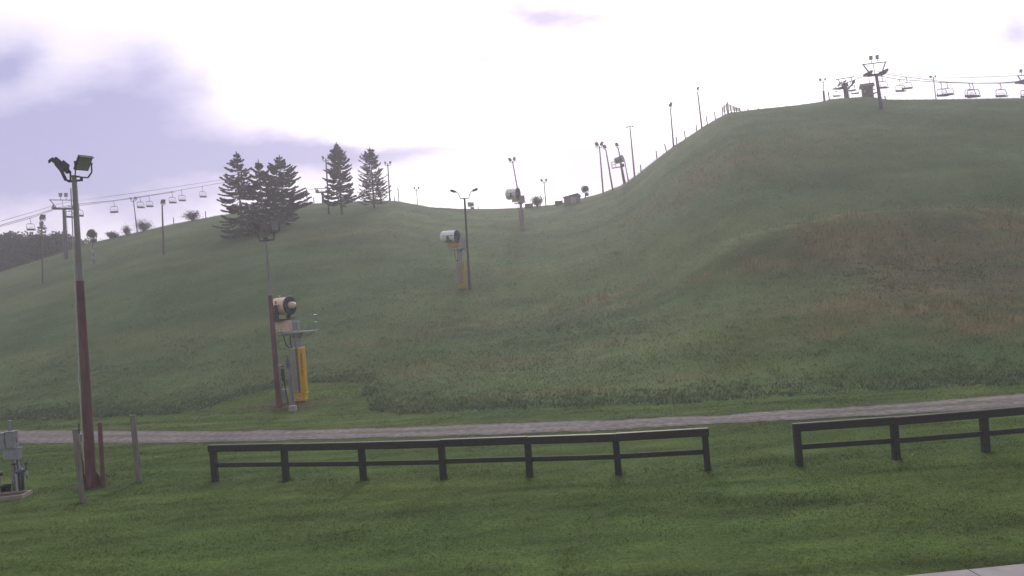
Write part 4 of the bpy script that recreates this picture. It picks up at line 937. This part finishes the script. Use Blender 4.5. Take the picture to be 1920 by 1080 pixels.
rf.add(A_ + up_, [(0, 3, 2, 1), (3, 5, 4, 2), (6, 7, 8, 9), (9, 8, 10, 11), (0, 1, 7, 6), (1, 2, 8, 7), (2, 4, 10, 8), (4, 5, 11, 10), (5, 3, 9, 11), (3, 0, 6, 9)]); rf.build('roof', 'roofing', root)
MB().add([(-w / 2 + .03, -d / 2 + .03, h), (-w / 2 + .03, d / 2 - .03, h), (-w / 2 + .03, 0, h + .38), (-w / 2 + .11, -d / 2 + .03, h), (-w / 2 + .11, d / 2 - .03, h), (-w / 2 + .11, 0, h + .38)], [(0, 1, 2), (5, 4, 3), (0, 2, 5, 3), (2, 1, 4, 5)]).build('gable', 'hut_wood', root)
MB().box((w * .25, -d / 2 - .03, zb + 4.5 * s), (w * .26, .06, 9 * s)).build('door', 'roofing', root)
MB().beam((w / 2 + .1, -.3, zb + 6.6 * s), (w / 2 + .75, -.35, zb + 8.2 * s), .5, .12).build('shelf', 'hut_wood', root)

# ------------------------------------------------------------------ chairlifts
def lift_tower(bpx, apx, label, W, rotz, Y=None, off=-.6, r=.33, topw=1.35, fh=1.3, lights=(-.55, .55), m='lift_paint', mast_m=None, ladder=True):
    base, ax, ln = pole_frame(bpx, apx, Y, off)
    root = thing('lift_tower', base, label, 'lift tower', 'chairlift towers', rotz, ax)
    MB().lathe((0, 0, -.5), (0, 0, ln), [(0, r * 1.15), (.5, r), (1, r * .8)], 16).build('mast', mast_m or m, root)
    MB().box((0, 0, -.02), (r * 2.6, r * 2.6, .06)).build('footing', 'concrete', root)
    bevel(MB().box((0, 0, ln + .12), (W, .32, .26)).build('crossarm', m, root), .02)
    fr = MB(); wt = W / 2 * topw; wb = W / 2 * .72
    for s in (-1, 1): fr.beam((s * wb, 0, ln + .25), (s * wt, 0, ln + .25 + fh), .11, .11, (0, 1, 0))
    fr.beam((-wt - .15, 0, ln + .29 + fh), (wt + .15, 0, ln + .29 + fh), .10, .10, (0, 1, 0)); fr.beam((-.12, .06, ln + .25), (-.12, .06, ln + .25 + fh), .05, .05); fr.build('lifting_frame', m, root)
    for s in (-1, 1):
        x0 = s * W / 2; sh = MB(); sh.beam((x0, -.8, ln + .26), (x0, .8, ln + .26), .12, .14)
        for k in range(6): sh.cyl((x0 - .07, -.75 + .3 * k, ln + .42), (x0 + .07, -.75 + .3 * k, ln + .42), .15, n=12)
        sh.box((x0 * .95, 0, ln + .2), (.5, .5, .28)); sh.build('sheave_train', m, root)
    for lx in lights:
        MB().cyl((lx, 0, ln + .32 + fh), (lx, 0, ln + .75 + fh), .035, n=6).build('lamp_stem', m, root); flood(root, (lx, 0, ln + .65 + fh), (lx * .3, -1, -.15), .42, m, yoke=False)
    if ladder:
        ld = MB()
        for s in (-.16, .16): ld.tube([(r * 1.3, s, .3), (r * 1.1, s, ln)], .02, 5)
        for k in range(int(ln / .4)): q = (.3 + k * .4) / ln; ld.tube([(r * (1.3 - .2 * q), -.16, q * ln), (r * (1.3 - .2 * q), .16, q * ln)], .014, 4)
        ld.build('ladder', 'galv', root)
    return root
LT_Y = None
lift_tower((124, 486), (120, 393), 'grey lift tower on the left slope behind the nearest light pole', 2.5, R(28), m='lift_paint', r=.25, topw=1.25, fh=1.0, lights=(-.35, .3))
lift_tower((1653, 207), (1643, 142), 'tall purple grey lift tower with two square lamps on the hilltop', 2.1, R(9), r=.21, topw=1.42, fh=1.25, lights=(-.35, .5))
RTY = 122
lift_tower((1929, 196), (1924, 157), 'lift tower cut by the right edge of the picture', 2.3, R(20), Y=RTY, topw=1.35, fh=1.0, lights=(-.75,))
lift_tower((607, 398), (605, 362), 'lift tower half hidden behind the tallest pointed spruce', 1.9, R(24), Y=134, r=.25, topw=1.3, fh=.5, lights=(), ladder=False)

# return terminal at the hilltop
TY = float(crest_y(uv(1587, 188)[0])) - 2.0
base, ax, ln = pole_frame((1589, 200), (1583, 160), TY, 0)
root = thing('lift_terminal', base, 'hilltop lift terminal with thick mast and flat bullwheel', 'lift terminal', None, 0, ax); s = TY / F
MB().lathe((0, 0, -.5), (0, 0, ln + .2), [(0, .34), (.6, .31), (1, .30)], 18).build('mast', 'lift_paint', root)
MB().beam((-1.05, 0, ln + .95), (1.5, 0, ln + 1.0), .10, .10, (0, 1, 0)).cyl((-1.05, 0, ln + .93), (-1.12, 0, ln + 1.08), .06, n=8).beam((-.6, 0, ln + .2), (-.78, 0, ln + .92), .09, .09, (0, 1, 0)).beam((1.02, 0, ln - .15), (1.08, 0, ln + .96), .08, .08, (0, 1, 0)).build('gantry', 'lift_paint', root)
ar = MB(); ar.beam((.3, 0, ln - .55), (1.0, 0, ln - .1), .22, .2, (0, 1, 0)); ar.beam((.9, -.1, ln - .1), (1.55, .3, ln + .25), .18, .16, (0, 1, 0)); ar.beam((-.2, 0, ln - .2), (-1.1, -.1, ln - .35), .26, .18, (0, 1, 0)); ar.box((0, 0, ln + .05), (.7, .6, .5)); ar.build('arm', 'lift_paint', root)
bw = MB(); cw = Vector((-.95, -.3, ln - .42)); qn = Vector((.12, -.18, 1)).normalized(); bw.lathe(cw - qn * .07, cw + qn * .07, [(0, .95), (.5, 1.0), (1, .95)], 28, False); bw.lathe(cw - qn * .06, cw + qn * .06, [(0, .78), (1, .78)], 28, False)
e1 = qn.cross(Vector((0, 1, 0))).normalized(); e2 = qn.cross(e1)
for k in range(6): a = k * math.pi / 3; bw.beam(cw, cw + (e1 * math.cos(a) + e2 * math.sin(a)) * .9, .1, .1)
bw.lathe(cw - qn * .07, cw - qn * .06, [(0, .78), (1, .95)], 28, False).lathe(cw + qn * .06, cw + qn * .07, [(0, .95), (1, .78)], 28, False); bw.cyl(cw - qn * .15, cw + qn * .15, .2, n=14); bw.build('bullwheel', 'lift_paint', root)
sm = MB()
for (x_, z_) in ((-.75, .25), (-.5, .4), (.1, .55), (1.3, .35)): sm.cyl((x_ - .2, .1, ln + z_ - .1), (x_ + .2, .05, ln + z_ + .08), .12, n=10)
sm.build('sheave_train', 'lift_paint', root)
ld = MB()
for y_ in (-.18, .18): ld.tube([(.5, y_, .2), (.5, y_, ln)], .02, 5)
for k in range(int(ln / .35)): ld.tube([(.5, -.18, .3 + k * .35), (.5, .18, .3 + k * .35)], .015, 4)
ld.build('ladder', 'galv', root)

# chairs
def make_chair():
    root = bpy.data.objects.new('lift_chair', None); COL.objects.link(root); root.rotation_mode = 'XYZ'
    MB().tube(bezier((0, 0, 0), (.02, 0, -.5), (.32, 0, -.55), (.0, 0, -1.05), 10), .06, 7).box((0, 0, .0), (.34, .14, .12)).build('hanger', 'lift_paint', root)
    fr = MB(); fr.tube([(-.78, 0, -1.08), (.78, 0, -1.08)], .055, 6); fr.beam((-.3, 0, -1.05), (.3, 0, -1.05), .12, .1)
    for sx in (-1, 1): fr.tube(bezier((sx * .78, 0, -1.08), (sx * 1.0, 0, -1.3), (sx * 1.06, -.1, -1.7), (sx * .98, -.25, -2.28), 8), .052, 6); fr.tube(bezier((sx * .98, -.25, -2.28), (sx * 1.0, -.35, -2.34), (sx * 1.0, -.5, -2.3), (sx * 1.0, -.55, -2.15), 6), .03, 6)
    fr.build('frame', 'lift_paint', root)
    MB().tube([(-.92, .02, -1.75), (.92, .02, -1.75)], .022, 6).tube([(-.4, .0, -1.5), (-.35, .02, -1.75)], .02, 5).tube([(.4, 0, -1.5), (.35, .02, -1.75)], .02, 5).tube([(-.4, 0, -1.5), (.4, 0, -1.5)], .018, 5).build('backrest_bar', 'lift_paint', root)
    bevel(MB().box((0, -.22, -2.26), (1.96, .55, .12)).build('seat', 'chair_seat', root), .03)
    bevel(MB().box((0, .06, -2.10), (1.96, .08, .36), Matrix.Rotation(-.2, 3, 'X')).build('backrest', 'chair_seat', root), .03)
    return root
proto = None
def place_chair(px, py, Y, hpx, rotz, label, group):
    global proto
    if proto is None: proto = o = make_chair()
    else: o = copy_tree(proto)
    o.location = at(px, py, Y); k = hpx * Y / F / 2.38; o.scale = (k * (.68 if 'left' in group else .92), k, k); o.rotation_euler = (0, 0, rotz); tag(o, label, 'lift chair', group); return o
def Yleft(px): return 118 + (px - 120) * .105
LC = 'chairs on the left lift'; RC = 'chairs on the hilltop lift'
for (px, py, hp, rz, lab) in [(56, 409, 24, .35, 'lift chair hanging over the woods at the far left'), (129, 386, 23, .4, 'lift chair hanging against the left lift tower mast'), (147, 383, 24, .2, 'lift chair half hidden behind the nearest light pole'),
        (213, 377, 23, -.25, 'lone lift chair right of the nearest light pole'), (262, 369, 22, .3, 'lift chair touching the slender twin lamp pole'), (279, 368, 21, .2, 'lift chair second right of the slender twin lamp pole'),
        (322, 360, 22, .2, 'lift chair hanging over the single lamp pole'), (340, 357, 21, .1, 'lift chair hanging over the spiky shrub on the left'), (379, 350, 21, .2, 'lift chair nearest the leftmost spruce')]:
    place_chair(px, py, Yleft(px), hp, rz + .5, lab, LC)
for (px, py, Y, hp, rz, lab) in [(1567, 164, 113, 18, .1, 'lift chair hanging under the terminal bullwheel'), (1594, 152, 122, 20, .1, 'higher lift chair tucked behind the terminal mast'), (1602, 160, 117, 17, -.2, 'lower lift chair right of the terminal mast'),
        (1629, 148, 124, 22, .3, 'lift chair mostly hidden behind the operator hut'), (1653, 142, 118, 25, .1, 'lift chair hanging right beside the hilltop lift tower'), (1686, 149, 119, 24, .15, 'lower chair of the overlapping pair right of the hilltop tower'),
        (1699, 145, 124, 23, -.15, 'upper chair of the overlapping pair right of the hilltop tower'), (1764, 155, 120, 27, .2, 'left chair of the overlapping pair right of the thin lamp pole'), (1775, 154, 124, 26, -.15, 'right chair of the overlapping pair right of the thin lamp pole'),
        (1817, 156, 120, 27, .1, 'front chair of the overlapping pair sunk behind the hilltop grass'), (1823, 156, 124, 28, -.15, 'rear chair of the overlapping pair sunk behind the hilltop grass'), (1875, 156, 121, 27, .1, 'single lift chair left of the right edge tower'), (1921, 158, 121, 26, .15, 'lift chair cut by the right edge of the picture')]:
    place_chair(px, py, Y, hp, rz, lab, RC)
def cable(pts, label, r=.028):
    P = [at(*p) for p in pts]; o = MB().tube([q - P[0] for q in P], r, 6).build('lift_cable', 'cable'); o.location = P[0]
    return tag(o, label, 'cable', 'chairlift cables')
cable([(-160, 470, 95), (0, 415, 107), (60, 398, 112), (115, 381, 118), (200, 369, 126), (300, 355, 137), (415, 337, 148), (520, 322, 159)], 'uppermost thin cable of the left lift')
cable([(-160, 479, 95), (0, 422.5, 107), (60, 405, 112), (109, 389, 117.5), (147, 382.5, 121), (215, 376, 128), (300, 363, 137), (415, 343, 148), (520, 327, 159)], 'middle rope of the left lift carrying the chairs', .035)
cable([(-160, 483, 95), (0, 425, 106.5), (60, 408, 111), (102, 393, 117), (133, 387, 119), (180, 381.5, 124.5), (250, 372, 132), (330, 359.5, 141)], 'lowest rope of the left lift sagging under the others', .035)
cable([(1664, 139.5, 113), (1700, 144.5, 124), (1776, 154, 124), (1830, 156, 124), (1875, 155.5, 123), (1912, 152.5, 122), (1990, 149, 118)], 'farther haul rope of the hilltop lift', .045)
cable([(1566, 164, 112), (1623, 141.5, 111), (1653, 143, 118), (1686, 149, 119), (1764, 154.5, 120), (1817, 156, 120), (1874, 156, 121), (1900, 155, 121), (1990, 153, 116)], 'nearer haul rope of the hilltop lift', .045)
cable([(1625, 131, 112), (1720, 144, 118), (1824, 145, 121), (1905, 142, 122), (1990, 139, 120)], 'uppermost thin cable of the hilltop lift', .03)
cable([(560, 352, 140), (600, 357.5, 136), (610, 359, 134), (660, 361, 134)], 'rope of the lift behind the spruces', .03)

# ------------------------------------------------------------------ haze
hb = MB().box((0, 0, 22), (1300, 1300, 46)).build('haze', bpy.data.materials.new('haze_air')); hb['kind'] = 'stuff'; hb['label'] = 'thin pale haze in the air over the hill'
hm = hb.data.materials[0]; hm.use_nodes = True; t = hm.node_tree; t.nodes.clear(); o = t.nodes.new('ShaderNodeOutputMaterial'); v = t.nodes.new('ShaderNodeVolumePrincipled')
v.inputs['Color'].default_value = (.95, .94, 1.0, 1); v.inputs['Density'].default_value = .0016; v.inputs['Anisotropy'].default_value = .48  # haze also stands in for lens glare, hence the slight lavender tint
t.links.new(v.outputs[0], o.inputs['Volume'])
